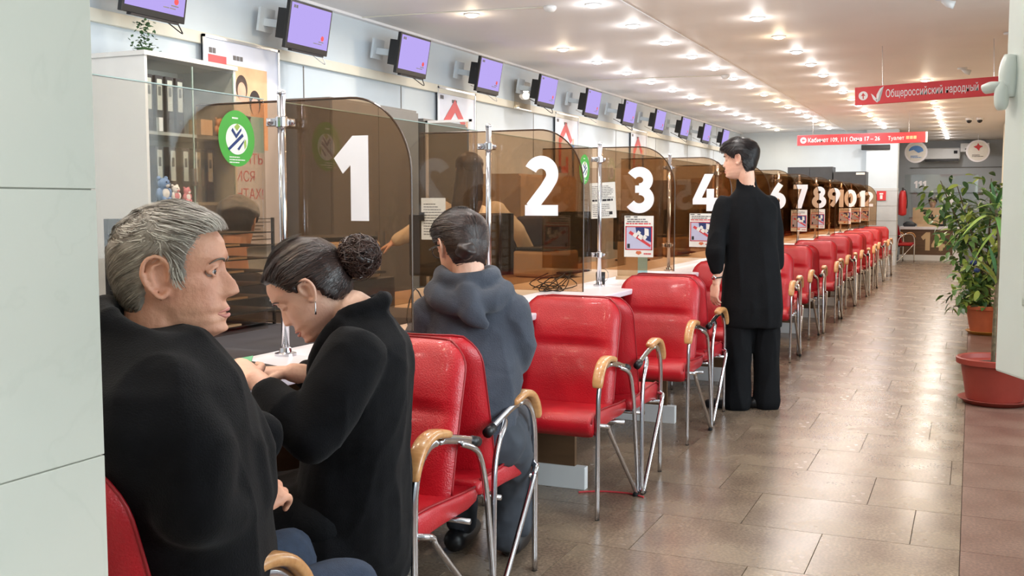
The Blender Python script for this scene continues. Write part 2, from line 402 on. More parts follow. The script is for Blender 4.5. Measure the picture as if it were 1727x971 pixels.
while y < 27:
    off = [0, .31, .12, .43][row % 4]
    x = -4.7-off
    cols = []
    while x < .0:
        x1 = min(x+TW, 0)
        cols.append((max(x, -4.65), x1, 'floor')); x = x1
    cols += [(0, .46, 'floorr'), (.46, .94, 'floorr'), (.94, 1.42, 'floorr'), (1.42, 1.72, 'floorr')]
    for a, b, m in cols:
        if b-a < .02: continue
        if ntile < 296 and y > 1.6 and a > -2.3 and b < 1.0:
            o = bpy.data.objects.new('floor_tile', tile_mesh(b-a, TD, m)); C.objects.link(o); o.parent = fl
            o.location = ((a+b)/2, y+TD/2, 0); ntile += 1
        else:
            bm = rest if m == 'floor' else restr
            g = .0008; bm.faces.new([bm.verts.new(p) for p in ((a+g, y+g, 0), (b-g, y+g, 0), (b-g, y+TD-g, 0), (a+g, y+TD-g, 0))])
    y += TD; row += 1
o = obj('floor_tiles', rest, 'floor', fl); o['kind'] = 'stuff'
o = obj('border_tiles', restr, 'floorr', fl); o['kind'] = 'stuff'

struct('ceiling', B(-4.7, -2.41, -1.2, 27.1, CZ, CZ+.1), 'ceil')
struct('ceiling', B(-2.41, 1.75, -1.2, 27.1, CZ-.012, CZ+.1), 'ceil2')
struct('trim_1', B(-2.43, -2.405, -1.2, 22.5, CZ-.02, CZ), 'ceil')
wl = struct('wall_left', B(-4.7, -4.6, -1.2, 27.1, 0, CZ), 'wall')
for i, yy in enumerate([4.0, 6.55, 8.0, 9.5, 11, 12.5, 14, 16, 18, 20]):
    obj('panel_joint', B(-4.602, -4.597, yy-.006, yy+.006, 0, 2.27), 'grey', wl)
    obj('panel_joint', B(-4.602, -4.597, yy+.25, yy+.262, 2.36, CZ), 'grey', wl)
struct('trim_2', B(-4.6, -4.565, -1.2, 22.5, 2.275, 2.35), 'trim', bevel=.004)
struct('trim_3', B(-4.6, -4.55, -1.2, 22.5, CZ-.02, CZ), 'ceil')
struct('wall_back', B(-4.7, 1.75, -1.3, -1.2, 0, CZ), 'wall')
# far wall with the white column, tiled dado
fw = struct('wall_far', B(-4.6, -2.0, 22.5, 22.65, 0, CZ), 'wall')
col = struct('wall_column', B(-2.0, -1.40, 22.3, 22.7, 0, CZ), 'wall')
M['dado'] = mat('dado_paint', rgb(196, 202, 208), .45, var=.03)
obj('dado', B(-2.01, -1.39, 22.29, 22.71, 0, 1.56), 'dado', col)
for k in range(5): obj('dado_joint', B(-2.012, -1.388, 22.288, 22.712, .3+k*.3, .304+k*.3), 'grey', col)
struct('wall_end', B(-4.7, 1.75, 27, 27.1, 0, CZ), 'greywall')
# right side: cream wall far, window wall near
wr = struct('wall_right', B(.62, .75, 9.2, 27, 0, CZ), 'cream')
obj('pilaster', B(.50, .62, 21.2, 22.2, 0, CZ), 'cream', wr)
obj('pilaster', B(.50, .62, 12.2, 12.9, 0, CZ), 'cream', wr)
struct('wall_step', B(.62, 1.75, 9.1, 9.2, 0, CZ), 'cream')
bm = bmesh.new()
WX0, WX1 = 1.6, 1.72
for a, b, z0, z1 in ((-1.2, 9.1, 0, .8), (-1.2, 9.1, 2.4, CZ), (-1.2, .6, .8, 2.4), (3.2, 4.9, .8, 2.4), (7.5, 9.1, .8, 2.4)): box(bm, WX0, WX1, a, b, z0, z1)
struct('wall_window_side', bm, 'wall')
for i, (a, b) in enumerate(((.6, 3.2), (4.9, 7.5))):
    wn = thing('window_%d' % (i+1), None, None); wn['kind'] = 'structure'
    bm = bmesh.new()
    for c_ in (a, (a+b)/2-.03, b-.06): box(bm, 1.63, 1.69, c_, c_+.06, .8, 2.4)
    for z_ in (.8, 2.34): box(bm, 1.63, 1.69, a, b, z_, z_+.06)
    obj('window_frame', bm, 'pvc', wn); obj('pane', B(1.655, 1.665, a, b, .8, 2.4), 'cabglass', wn)
    obj('window_sill', B(1.4, 1.62, a-.05, b+.05, .77, .8), 'pvc', wn)

# near marble pillar, courses of slabs
pl = struct('wall_pillar', B(-1.9, -.953, .25, .925, 0, CZ), 'marblejoint')
z = 1.272-.3187*4+.0; z = 1.267-.3187*3
zz = [0]+[1.2665-.319+.319*k-.319*2 for k in range(0, 8)]+[CZ]
zz = [0, .31, .628, .9475, 1.2665, 1.5855, 1.9045, 2.2235, 2.5425, CZ]
for a, b in zip(zz, zz[1:]):
    obj('marble_slab', B(-1.91, -.95, .245, .93, a+.0007, b-.0007), 'marble', pl, bevel=.001)

# near right window leaf (white, opened inwards) with its handle
sl = thing('window_3', None, None, (.040, 1.77, 0)); sl['kind'] = 'structure'
ang = math.atan2(-.4045, .9145)   # leaf runs from its far edge back past the camera's right
dx, dy = .0331/.0355, -.0
sd = Vector((.41, -.912, 0)).normalized()
rot = Matrix.Rotation(math.atan2(sd.y, sd.x), 4, 'Z')
sl.rotation_euler = (0, 0, math.atan2(sd.y, sd.x)+radians(0))
obj('leaf_panel', B(0, .75, 0, .05, .99, 2.6), 'pvc', sl, bevel=.004)
bm = bmesh.new()
for a, b, c_, d_ in ((.09, .66, 1.10, 1.115), (.09, .66, 2.46, 2.475), (.09, .105, 1.1, 2.475), (.645, .66, 1.1, 2.475)): box(bm, a, b, -.008, 0, c_, d_)
obj('raised_moulding', bm, 'pvc', sl, bevel=.003)
bm = bmesh.new(); tube(bm, [(.014, -.008, 1.40), (.014, -.010, 1.43), (.014, -.010, 1.47), (.014, -.006, 1.50)], [.016, .021, .021, .015], n=14, res=3); ball(bm, (.014, -.014, 1.43), .02, 14)
h = obj('handle_base', bm, 'pvc', sl, smooth=True)
bm = bmesh.new(); tube(bm, [(.014, -.03, 1.425), (.012, -.036, 1.426), (-.0, -.044, 1.425), (-.02, -.05, 1.423)], [.012, .013, .015, .013], n=14, res=4, flat=.7)
tube(bm, [(.014, -.022, 1.435), (.016, -.026, 1.42), (.016, -.026, 1.385), (.014, -.024, 1.37)], [.012, .016, .016, .010], n=14, res=4)
hh = obj('handle', bm, 'pvc', h, smooth=True)
for q in (h, hh):
    for v in q.data.vertices: v.co = Vector((.022+(v.co.x-.014)*.68, v.co.y*.62, 1.428+(v.co.z-1.43)*.62))

# ---------------------------------------------------------------- ceiling downlights
ROWS = [(-3.69, 'leftmost ceiling row', 'downlights in the left row'), (-2.67, 'second ceiling row', 'downlights in the second row'),
        (-1.63, 'row right of the ceiling seam', 'downlights in the third row'), (-.57, 'rightmost row over the aisle', 'downlights in the aisle row')]
M['lampw'] = emis('lamp_cool', (1, .97, .95, 1), 9); M['lampy'] = emis('lamp_warm', (1, .82, .55, 1), 9)
rg = bmesh.new(); lathe(rg, [(.062, -.001), (.065, -.008), (.056, -.012), (.050, -.004)], 20)
rme = bpy.data.meshes.new('ring'); rg.to_mesh(rme); rg.free(); rme.materials.append(M['white']); shade(rme)
dg_ = bmesh.new(); ball(dg_, (0, 0, -.008), .05, 14, (1, 1, .42)); dme = bpy.data.meshes.new('lens'); dg_.to_mesh(dme); dg_.free(); dme.materials.append(M['lampw']); shade(dme)
dme2 = dme.copy(); dme2.materials[0] = M['lampy']
lt = []
for colr in ((1, .96, .92), (1, .80, .56)):
    l = bpy.data.lights.new('bulb', 'AREA'); l.shape = 'DISK'; l.size = .09; l.energy = LAMP_W; l.color = colr; l.spread = radians(175)
    l2 = bpy.data.lights.new('glow', 'POINT'); l2.shadow_soft_size = .05; l2.energy = LAMP_W*.22; l2.color = colr; lt.append((l, l2))
random.seed(3)
for ri, (X, rl, grp) in enumerate(ROWS):
    vis = 0
    for k in range(0, 27):
        Y = -.53+1.01*k
        if ri == 0 and k == 9: continue
        if ri == 3 and Y < 13: continue
        if Y > (26.5 if ri == 3 else 22.2): break  # aisle row runs on, its last lamps added to brighten the far room
        warm = random.random() < .33
        zc = CZ if ri < 2 else CZ-.012
        seen = (Y > 6.6 or ri == 3)
        lab = None
        if seen:
            lab = 'lit downlight, %s from the camera in the %s' % (ORD[vis], rl); vis += 1
        else: lab = 'lit downlight outside the frame, %s in the %s' % (ORD[k], rl)
        t = thing('downlight', lab, 'downlight', (X, Y, zc), 0, grp)
        for nm, me in (('trim_ring', rme), ('lens', dme2 if warm else dme)):
            q = bpy.data.objects.new(nm, me); C.objects.link(q); q.parent = t
        for lq, zq in zip(lt[warm], (-.045, -.10)): q = bpy.data.objects.new('bulb', lq); C.objects.link(q); q.parent = t; q.location = (0, 0, zq)
for i, (X, Y) in enumerate(((-.25, 8.3), (.25, 10.2), (-.15, 12.6))):
    t = thing('spotlight', 'small unlit ceiling spotlight, %s from the camera on the right ceiling' % ORD[i], 'spotlight', (X, Y, CZ-.012), .4, 'unlit spotlights')
    bm = bmesh.new(); lathe(bm, [(.05, 0), (.05, -.012), (.02, -.02)], 16); obj('rose', bm, 'white', t, smooth=True)
    bm = bmesh.new(); tube(bm, [(0, 0, -.02), (.03, -.03, -.045), (.07, -.05, -.06)], [.012, .026, .03], 12); obj('lamp_head', bm, 'white', t, smooth=True)
for i, (yy, x0, y0) in enumerate(((7.1, -3.0, 7.5), (12.2, -2.7, 12.3))):
    t = thing('smoke_detector', 'small white smoke detector with a cable, %s from the camera' % ORD[i], 'smoke detector', (x0, y0, CZ))
    bm = bmesh.new(); lathe(bm, [(.05, 0), (.05, -.02), (.035, -.04), (.01, -.045)], 18); obj('detector_body', bm, 'white', t, smooth=True)
    bm = bmesh.new(); tube(bm, [(0, 0, -.004), (-.8, -.12, -.004), (-1.58, -.2, -.004)], .005, 6); obj('cable', bm, 'trim', t)

# ================================================================ CHAIRS
def rounded_panel(w, h, t, r, n=6, taper=0, bow=0):
    """upholstered slab in XZ, thickness Y, rounded corners, softened edges"""
    bm = bmesh.new(); out = []
    for cx, cz, a0 in ((w/2-r, h-r, 0), (-w/2+r, h-r, 90), (-w/2+.02, .02, 180), (w/2-.02, .02, 270)):
        rr = r if cz > h/2 else .02
        for i in range(n+1):
            a = radians(a0+90*i/n); out.append((cx+rr*cos(a), cz+rr*sin(a)))
    def ring(s, y): 
        return [bm.verts.new(((x*(1-s*2/w)) * (1+taper*(z/h-.5)), y+bow*(z/h)**2, s+z*(1-2*s/h))) for x, z in out]
    rs = [ring(.012, -t/2), ring(.004, -t/2+.006), ring(0, -t/2+.016), ring(0, t/2-.016), ring(.004, t/2-.006), ring(.012, t/2)]
    for A, Q in zip(rs, rs[1:]):
        for i in range(len(A)): bm.faces.new((A[i], A[(i+1) % len(A)], Q[(i+1) % len(A)], Q[i]))
    bm.faces.new(rs[0][::-1]); bm.faces.new(rs[-1])
    return bm
def make_chair(label):
    t = thing('armchair', label, 'chair')
    # seat, waterfall front, grid surface
    bm = bmesh.new(); prof = [(-.20, .405), (-.21, .43), (-.19, .452), (-.10, .455), (0, .462), (.10, .468), (.17, .468), (.215, .455), (.237, .43), (.235, .395), (.215, .37), (.15, .385), (0, .392), (-.15, .392)]
    prof = [(a_, b_-.04) for a_, b_ in prof]
    xs = [-.235, -.228, -.21, -.12, 0, .12, .21, .228, .235]; rings = []
    for x in xs:
        e = .96 if abs(x) > .23 else (1.0)
        cz_ = .385; sc = .72 if abs(x) > .23 else (.92 if abs(x) > .225 else 1)
        dip = -.008*(1-(x/.235)**2)
        rings.append([bm.verts.new((x, yy*e, cz_+(zz_-cz_)*sc+(dip if zz_ > .40 else 0))) for yy, zz_ in prof])
    for A, Q in zip(rings, rings[1:]):
        for i in range(len(prof)): bm.faces.new((A[i], A[(i+1) % len(prof)], Q[(i+1) % len(prof)], Q[i]))
    bm.faces.new(rings[0][::-1]); bm.faces.new(rings[-1])
    seat = obj('seat', bm, 'red', t, smooth=True)
    bm = bmesh.new()
    for sx in (-1, 1): tube(bm, [(sx*.232, y_, z_) for y_, z_ in prof[2:9]], .004, 6)
    obj('piping', bm, 'redd', seat, smooth=True)
    # backrest: curved section profile, seam pinched in
    bm = bmesh.new(); nz, nx = 24, 12; H = .465
    F_, Bk = [], []
    for i in range(nz+1):
        v = i/nz; zc = .380+H*v
        yl = -.080-.105*v-.02*v*v
        hw = .222
        if v > .80: hw -= .055*((v-.80)/.20)**2.6
        if v < .06: hw -= .01*(1-v/.06)
        fr, bk = [], []
        for j in range(nx+1):
            u = -1+2*j/nx; x = hw*u
            th = .026*(1-abs(u)**6)**.5+.003
            te = 1-max(0, (v-.93)/.07)**2*.7; te *= 1-max(0, (.05-v)/.05)**2*.7
            seam = .020*math.exp(-((v-.57)/.028)**2)*(1-abs(u)**4)
            lum = .010*math.exp(-((v-.30)/.16)**2)+.010*math.exp(-((v-.76)/.13)**2)
            cur = .030*(abs(u)**2)
            fr.append(bm.verts.new((x, yl+cur+th*te+(lum-seam)*(1-u**4), zc)))
            bk.append(bm.verts.new((x, yl+cur-th*te*.8, zc)))
        F_.append(fr); Bk.append(bk)
    for i in range(nz):
        for j in range(nx):
            bm.faces.new((F_[i][j], F_[i][j+1], F_[i+1][j+1], F_[i+1][j])); bm.faces.new((Bk[i][j+1], Bk[i][j], Bk[i+1][j], Bk[i+1][j+1]))
        for j in (0, nx):
            a, b, c_, d_ = F_[i][j], F_[i+1][j], Bk[i+1][j], Bk[i][j]
            bm.faces.new((a, b, c_, d_) if j == 0 else (d_, c_, b, a))
    for j in range(nx):
        bm.faces.new((F_[0][j+1], F_[0][j], Bk[0][j], Bk[0][j+1])); bm.faces.new((F_[nz][j], F_[nz][j+1], Bk[nz][j+1], Bk[nz][j]))
    edge = [(.5*(F_[i][nx].co+Bk[i][nx].co)) for i in range(nz+1)]; edgl = [Vector((-e.x, e.y, e.z)) for e in edge]
    top = [.5*(F_[nz][j].co+Bk[nz][j].co)+Vector((0, -.004, .004)) for j in range(nx+1)]
    back = obj('backrest', bm, 'red', t, smooth=True)
    bm = bmesh.new(); tube(bm, [tuple(e) for e in edge[2:]]+[tuple(x) for x in top[::-1][1:-1]]+[tuple(e) for e in edgl[2:][::-1]], .0035, 6)
    obj('piping', bm, 'redd', back, smooth=True)
    bm = bmesh.new(); box(bm, -.2, .2, -.12, .15, .340, .352); obj('seat_base', bm, 'black', t)
    for s in (-1, 1):
        xl = .247*s
        # oval front leg running up into the arm
        bm = bmesh.new()
        tube(bm, [(xl, .205, .004), (xl, .205, .26), (xl, .204, .43), (xl, .197, .505), (xl, .172, .565), (xl, .125, .600), (xl, .06, .606), (xl, -.02, .592), (xl, -.10, .572), (xl, -.155, .558)], .0145, 12, 4, flat=.62, up=(0, 1, .02))
        obj('front_leg', bm, 'chrome', t, smooth=True)
        bm = bmesh.new(); tube(bm, [(xl, -.135, .563), (xl, -.175, .553)], .0165, 10); obj('arm_end_cap', bm, 'black', t, smooth=True)
        bm = bmesh.new(); tube(bm, [(xl, .205, 0), (xl, .205, .008)], .0125, 10, flat=.7, up=(0, 1, 0)); obj('foot', bm, 'rubber', t, smooth=True)
        # bent wood cap
        bm = bmesh.new(); pr = [(.213, .530), (.208, .555), (.190, .588), (.155, .618), (.105, .630), (.055, .624), (.015, .614)]
        rings = []
        for i, (yy, zz_) in enumerate(cr(pr, 4)):
            q = cr(pr, 4); a = Vector(q[max(i-1, 0)]); b = Vector(q[min(i+1, len(q)-1)]); d = (b-a).normalized(); nn = Vector((-d.y, d.x))
            if nn.y < 0 and nn.x < 0: nn = -nn
            nn = Vector((d.y, -d.x)) if (Vector((d.y, -d.x)).y > 0 or Vector((d.y, -d.x)).x > .3) else Vector((-d.y, d.x))
            e = 1-.25*(abs(i/(len(q)-1)-.5)*2)**6; wd = .023*e; tk = .013*e
            rings.append([bm.verts.new((xl+wd*math.copysign(abs(cos(a_))**.6, cos(a_)), yy+nn.x*tk*math.copysign(abs(sin(a_))**.6, sin(a_)), zz_+nn.y*tk*math.copysign(abs(sin(a_))**.6, sin(a_)))) for a_ in [2*pi*m_/12 for m_ in range(12)]])
        for A, Q in zip(rings, rings[1:]):
            for m_ in range(12): bm.faces.new((A[m_], A[(m_+1) % 12], Q[(m_+1) % 12], Q[m_]))
        bm.faces.new(rings[0][::-1]); bm.faces.new(rings[-1])
        obj('armrest', bm, 'wood', t, smooth=True)
        # round tube: seat rail - V foot - arm
        bm = bmesh.new(); xo = xl+.024*s; xv = xl+.038*s
        tube(bm, [(xl-.02*s, .195, .375), (xo-.006*s, .175, .373), (xo, .145, .360), (xo+.002*s, .11, .315), (xv, -.16, .045), (xv, -.19, .018), (xv, -.213, .045), (xo+.004*s, -.185, .37), (xo, -.165, .47), (xo, -.135, .528), (xo-.004*s, -.095, .556), (xl+.006*s, -.055, .572)], .0095, 9, 4)
        obj('rear_leg', bm, 'chrome', t, smooth=True)
        bm = bmesh.new(); tube(bm, [(xv, -.175, .008), (xv, -.20, .008)], .011, 8); obj('foot', bm, 'rubber', t, smooth=True)
    bm = bmesh.new(); tube(bm, [(-.247, .19, .335), (0, .17, .335), (.247, .19, .335)], .009, 8, 2); tube(bm, [(-.26, -.10, .335), (0, -.10, .335), (.26, -.10, .335)], .009, 8, 2)
    obj('cross_rail', bm, 'chrome', t, smooth=True)
    return t
def DY(k): return 2.72+1.5*(k-1)
GRP = 'red chairs along the counter'
proto = make_chair('red armchair under the grey-haired man, cut off by the marble pillar')
proto['group'] = GRP; proto.location = (-1.365, 1.36, 0); proto.rotation_euler = (0, 0, radians(-6))
rc = random.Random(5)
places = []
NM = ['one', 'two', 'three', 'four', 'five', 'six', 'seven', 'eight', 'nine', 'ten', 'eleven', 'twelve']
for k in range(1, 13):
    y = DY(k)
    ya, yb = y-.215, y+.225
    xa, xb = -1.555, -1.545
    ra, rb = rc.uniform(-3, 3), rc.uniform(-3, 3)
    if k == 1: ya, yb, xa, xb, ra, rb = 2.53, 2.99, -1.555, -1.575, 0, 0
    if k == 2: ya, yb, xa, xb, ra, rb = 4.02, 4.44, -1.565, -1.545, 0, 0
    if k == 3: ya, yb, xa, xb, ra, rb = 5.42, 5.97, -1.565, -1.585, 1, -2
    if k == 4: ya, yb = 6.95, 7.42
    if k > 4: xa += rc.uniform(-.03, .03); xb += rc.uniform(-.03, .03); ya += rc.uniform(-.06, .03); yb += rc.uniform(-.03, .06)
    la = 'red armchair facing the camera in front of screen %s' % NM[k-1]
    lb = 'red armchair facing away just beyond screen %s' % NM[k-1]
    if k == 1: la += ', behind the woman'; lb += ', under the hooded person'
    dup(proto, (xa, ya, 0), pi+radians(ra), la); dup(proto, (xb, yb, 0), radians(rb), lb)
dup(proto, (-1.40, 23.75, 0), radians(-60), 'red armchair alone at the far desk numbered 14', GRP)

# ================================================================ COUNTER, SCREENS
ct = thing('service_counter', 'long white counter under the numbered screens', 'counter')
obj('countertop', B(-2.12, -1.72, .95, 20.6, .745, .775), 'lilacwhite', ct, bevel=.006); obj('clerk_top', B(-2.85, -2.122, .95, 20.6, .745, .773), 'clerktop', ct, bevel=.004)
obj('modesty_board', B(-2.42, -2.39, .95, 20.5, .08, .74), 'brownpan', ct)
NW = ['zero', 'one', 'two', 'three', 'four', 'five', 'six', 'seven', 'eight', 'nine', 'ten', 'eleven', 'twelve']
for k in range(0, 13):
    y = DY(k)
    t = thing('desk_end_panel', 'brown desk end panel on white plinth below the screen numbered %s' % NW[k] if k else 'brown desk end panel behind the marble pillar', 'panel', (-1.51, y, 0), 0, 'desk end panels')
    obj('board', B(-.86, -.05, -.012, .012, .10, .744), 'brownpan', t)
    obj('plinth', B(-.86, 0, -.02, .02, 0, .10), 'white', t, bevel=.002)
ZT, ZB = 1.57, .868
def pane_bm():
    bm = bmesh.new(); r = .21
    pts = [(-.80, ZB), (0, ZB), (0, ZT-r-.03)]+[(-r+r*cos(radians(a)), ZT-.03-r+(r+.03)*sin(radians(a))) for a in range(6, 91, 6)]+[(-.80, ZT)]
    poly(bm, pts, .008); return bm, pts
me_pane = me_rim = None
for k in range(0, 13):
    y = DY(k)
    nm = 'number %d' % k if k else 'unnumbered'
    t = thing('divider_screen', 'brown tinted acrylic divider screen bearing the numeral %s' % NW[k] if k else 'brown tinted divider screen left of the pillar, outside the numbered ones', 'screen', (-1.53, y, 0), 0, 'numbered divider screens')
    if me_pane is None:
        bm, pts = pane_bm(); me_pane = bpy.data.meshes.new('pane'); bm.to_mesh(me_pane); bm.free(); me_pane.materials.append(M['brown'])
        bm = bmesh.new(); tube(bm, [(p[0], 0, p[1]) for p in pts[1:]], .0035, 6); me_rim = bpy.data.meshes.new('rim'); bm.to_mesh(me_rim); bm.free(); me_rim.materials.append(M['edge'])
    for nm_, me in (('pane', me_pane), ('polished_edge', me_rim)):
        q = bpy.data.objects.new(nm_, me); C.objects.link(q); q.parent = t
    if k:
        bm = bmesh.new(); h = .258
        if k < 10: digit(bm, k, -.275 if k != 1 else -.285, 1.197, h, .003, .215)
        elif k == 10: digit(bm, 1, -.37, 1.197, h, .003); digit(bm, 0, -.22, 1.197, h, .003)
        elif k == 11: digit(bm, 1, -.36, 1.197, h, .003); digit(bm, 1, -.20, 1.197, h, .003)
        else: digit(bm, 1, -.37, 1.197, h, .003); digit(bm, 2, -.22, 1.197, h, .003)
        q = obj('numeral', bm, 'numw', t, loc=(0, -.0062, 0))
# poles with clamps
def make_pole():
    t = thing('chrome_pole', 'x', 'pole')
    bm = bmesh.new(); tube(bm, [(0, 0, .78), (0, 0, 1.585)], .0125, 18); obj('tube', bm, 'chrome', t, smooth=True)
    bm = bmesh.new(); lathe(bm, [(.034, .775), (.034, .783), (.02, .787), (.018, .80), (.013, .802)], 20); obj('base_flange', bm, 'chrome', t)
    bm = bmesh.new(); lathe(bm, [(.0125, 1.585), (.014, 1.587), (.012, 1.596), (.004, 1.60)], 14); obj('top_cap', bm, 'chrome', t, smooth=True)
    for z in (1.50, .955):
        bm = bmesh.new(); lathe(bm, [(.0135, z-.018), (.019, z-.016), (.019, z+.016), (.0135, z+.018)], 16)
        box(bm, -.05, -.012, -.012, .012, z-.013, z+.013); box(bm, -.010, .014, .012, .052, z-.013, z+.013)
        ball(bm, (.018, .03, z), .010, 10); ball(bm, (-.035, -.015, z), .010, 10)
        obj('clamp', bm, 'chrome', t, smooth=False, bevel=.003)
    return t
p0 = make_pole(); POLX, POLDY = -1.955, -.055
for k in range(0, 13):
    lab = 'chrome pole holding the glass beside screen %s' % NW[k] if k else 'chrome pole behind the marble pillar'
    if k == 0: p0['label'] = lab; p0['group'] = 'chrome counter poles'; p0.location = (POLX, DY(0)+POLDY, 0)
    else: dup(p0, (POLX, DY(k)+POLDY, 0), 0, lab)
for k in range(0, 12):
    t = thing('front_glass', 'clear grey front glass between screen %s and screen %s' % (NW[k], NW[k+1]) if k else 'clear grey front glass before the grey-haired man, left of pole one', 'glass', (-1.99, DY(k), 0), 0, 'clear front glass panes')
    obj('pane', B(-.004, .004, .0, 1.40, .865, 1.565), 'clear', t)
    obj('polished_edge', B(-.0045, .0045, .0, 1.40, 1.565, 1.568), 'edgeg', t)

# ================================================================ NOTICES ON THE GLASS
def sheet(name, label, cat, loc, rz, wd, hg, m='paper', group=None, tilt=0):
    t = thing(name, label, cat, loc, rz, group); t.rotation_euler = (0, tilt, rz)
    obj('paper', B(-wd/2, wd/2, -.0006, .0006, 0, hg), m, t); return t
def lines(t, x0, x1, z0, z1, n, m='ink', y=-.0012, frac=.5, seed=1):
    r = random.Random(seed); bm = bmesh.new(); st = (z1-z0)/n
    for i in range(n):
        z = z1-(i+.8)*st; e = x1-(x1-x0)*(r.random()*.4 if r.random() < .4 else 0)
        x = x0
        while x < e:
            wl_ = r.uniform(.06, .2)*(x1-x0); xe = min(x+wl_, e)
            if xe-x > .002: box(bm, x, xe, y-.0002, y, z, z+st*frac)
            x = xe+.012*(x1-x0)*2
    q = obj('printed_lines', bm, m, t); q['kind'] = 'stuff'; return q
def card_poster(k):
    """paper taped under the numeral: header lines, red-framed picture of a card, orange seal"""
    t = sheet('notice', 'white poster with red framed picture taped below numeral %s' % NW[k], 'poster', (-1.53-.205, DY(k)-.0075, .945), 0, .172, .235, group='posters below the numerals')
    lines(t, -.07, .07, .196, .222, 2, 'ink', seed=k); lines(t, -.076, .076, .184, .198, 1, 'redink', seed=k+1)
    obj('mark', B(-.08, -.05, -.0014, -.0012, .226, .231), 'inkd', t); obj('mark', B(-.03, -.008, -.0014, -.0012, .226, .231), 'inkd', t)
    bm = bmesh.new()
    for a in ((-.08, .08, .040, .046), (-.08, .08, .170, .176), (-.08, -.073, .04, .176), (.073, .08, .04, .176)): box(bm, a[0], a[1], -.0016, -.0012, a[2], a[3])
    obj('red_frame', bm, 'redink', t)
    obj('picture', B(-.073, .073, -.0015, -.0011, .046, .17), mat_lilac, t)
    bm = bmesh.new(); poly(bm, [(-.01, .12), (.073, .085), (.073, .17), (-.02, .17)], .0006)
    for v in bm.verts: v.co.y -= .0018
    obj('dark_area', bm, 'navy', t)
    bm = bmesh.new(); poly(bm, [(-.06, .135), (-.05, .15), (.072, .07), (.068, .056)], .0006)
    for v in bm.verts: v.co.y -= .0024
    obj('red_ribbon', bm, 'redink', t)
    bm = bmesh.new()
    for (x, z, r_) in ((-.02, .125, .012), (.0, .138, .010), (.012, .115, .013), (.035, .112, .011)): box(bm, x-r_, x+r_, -.0032, -.0028, z-r_, z+r_, mtx=Matrix.Translation((x, 0, z)) @ Matrix.Rotation(.6, 4, 'Y') @ Matrix.Translation((-x, 0, -z)))
    poly(bm, [(.035, .125), (.06, .12), (.058, .16), (.034, .165)], .0006)
    q = obj('figures', bm, 'paper', t)
    for v in q.data.vertices:
        if v.co.y > -.002: v.co.y -= .003
    obj('small_figure', B(-.068, -.052, -.002, -.0016, .05, .075), 'inkd', t)
    bm = bmesh.new(); poly(bm, [(-.018, .022), (0, .012), (.018, .022), (.012, .034), (-.012, .034)], .0006)
    for v in bm.verts: v.co.y -= .0014
    obj('seal', bm, 'seal', t)
    lines(t, .03, .075, .012, .028, 1, 'redink', seed=9)
    return t
mat_lilac = mat('pale_lilac_print', rgb(186, 188, 214), .6, var=.06); M['seal'] = mat('orange_print', rgb(206, 110, 70), .6, var=.05)
for k in (3, 4, 7, 8, 10, 11, 12): card_poster(k)
def station_pt(k, dy): return (-2.0, DY(k)+dy)
t = sheet('notice', 'white typed sheet taped to the front glass beside numeral three', 'notice', (-1.53-.475+.06, DY(3)-.012, 1.165), 0, .155, .205, group=None, tilt=radians(-3))
lines(t, -.065, .065, .115, .19, 8, 'ink', seed=3, frac=.35); lines(t, -.065, .065, .095, .11, 1, 'inkd', seed=4, frac=.8); lines(t, -.065, .04, .01, .085, 7, 'ink', seed=5, frac=.35)
obj('stamp', B(.035, .055, -.0014, -.0012, .02, .038), 'inkd', t)
t = sheet('notice', 'white sheet clipped to the glass above the hooded person', 'notice', (-2.25, DY(2)-.02, 1.085), 0, .125, .19)
lines(t, -.05, .05, .02, .17, 12, 'ink', seed=8, frac=.3); obj('binder_clip', B(-.07, -.045, -.012, -.002, .085, .125), 'black', t, bevel=.002)
t = sheet('notice', 'white sheet on the clerk side behind the grey-haired man', 'notice', (-2.45, 2.68, 1.12), 0, .14, .1)
lines(t, -.05, .05, .02, .09, 5, 'ink', seed=11, frac=.3)
# green oval stickers on the front glass, left of poles 1 and 3
for k, lab in ((1, 'one'), (3, 'three')):
    t = thing('sticker', 'green oval sticker with a blue drawing on the front glass left of pole %s' % lab, 'sticker', (-1.984, DY(k)-.235 if k == 1 else DY(k)-.235, 1.44), radians(90))
    def oval(nm, a, b, m, y, parent, cx=0, cz=0):
        bm = bmesh.new(); poly(bm, [(cx+a*cos(2*pi*i/36), cz+b*sin(2*pi*i/36)) for i in range(36)], .0004)
        for v in bm.verts: v.co.y += y
        return obj(nm, bm, m, parent)
    oval('film', .082, .082, 'green', -.001, t); oval('white_disc', .05, .045, 'paper', -.0016, t, 0, -.002)
    bm = bmesh.new()
    for pts in ([(-.02, .03), (-.004, .012), (.02, .032), (.02, .024), (-.004, .0), (-.026, .022)], [(-.042, -.03), (-.036, -.036), (.03, .008), (.024, .016)], [(.0, -.03), (.035, .0), (.028, -.012), (.008, -.034)]):
        poly(bm, pts, .0004)
    for v in bm.verts: v.co.y -= .0022
    obj('blue_drawing', bm, 'navy', t)
    bm = bmesh.new(); poly(bm, [(-.012, .034), (.0, .022), (.014, .036), (.002, .044)], .0004); poly(bm, [(.034, -.03), (.042, -.02), (.04, .0), (.03, -.01)], .0004)
    for v in bm.verts: v.co.y -= .0024
    obj('green_drawing', bm, 'leafy', t)
    lines(t, -.02, .02, .055, .064, 1, 'paper', frac=.5); lines(t, -.035, .035, -.073, -.05, 3, 'paper', frac=.4)

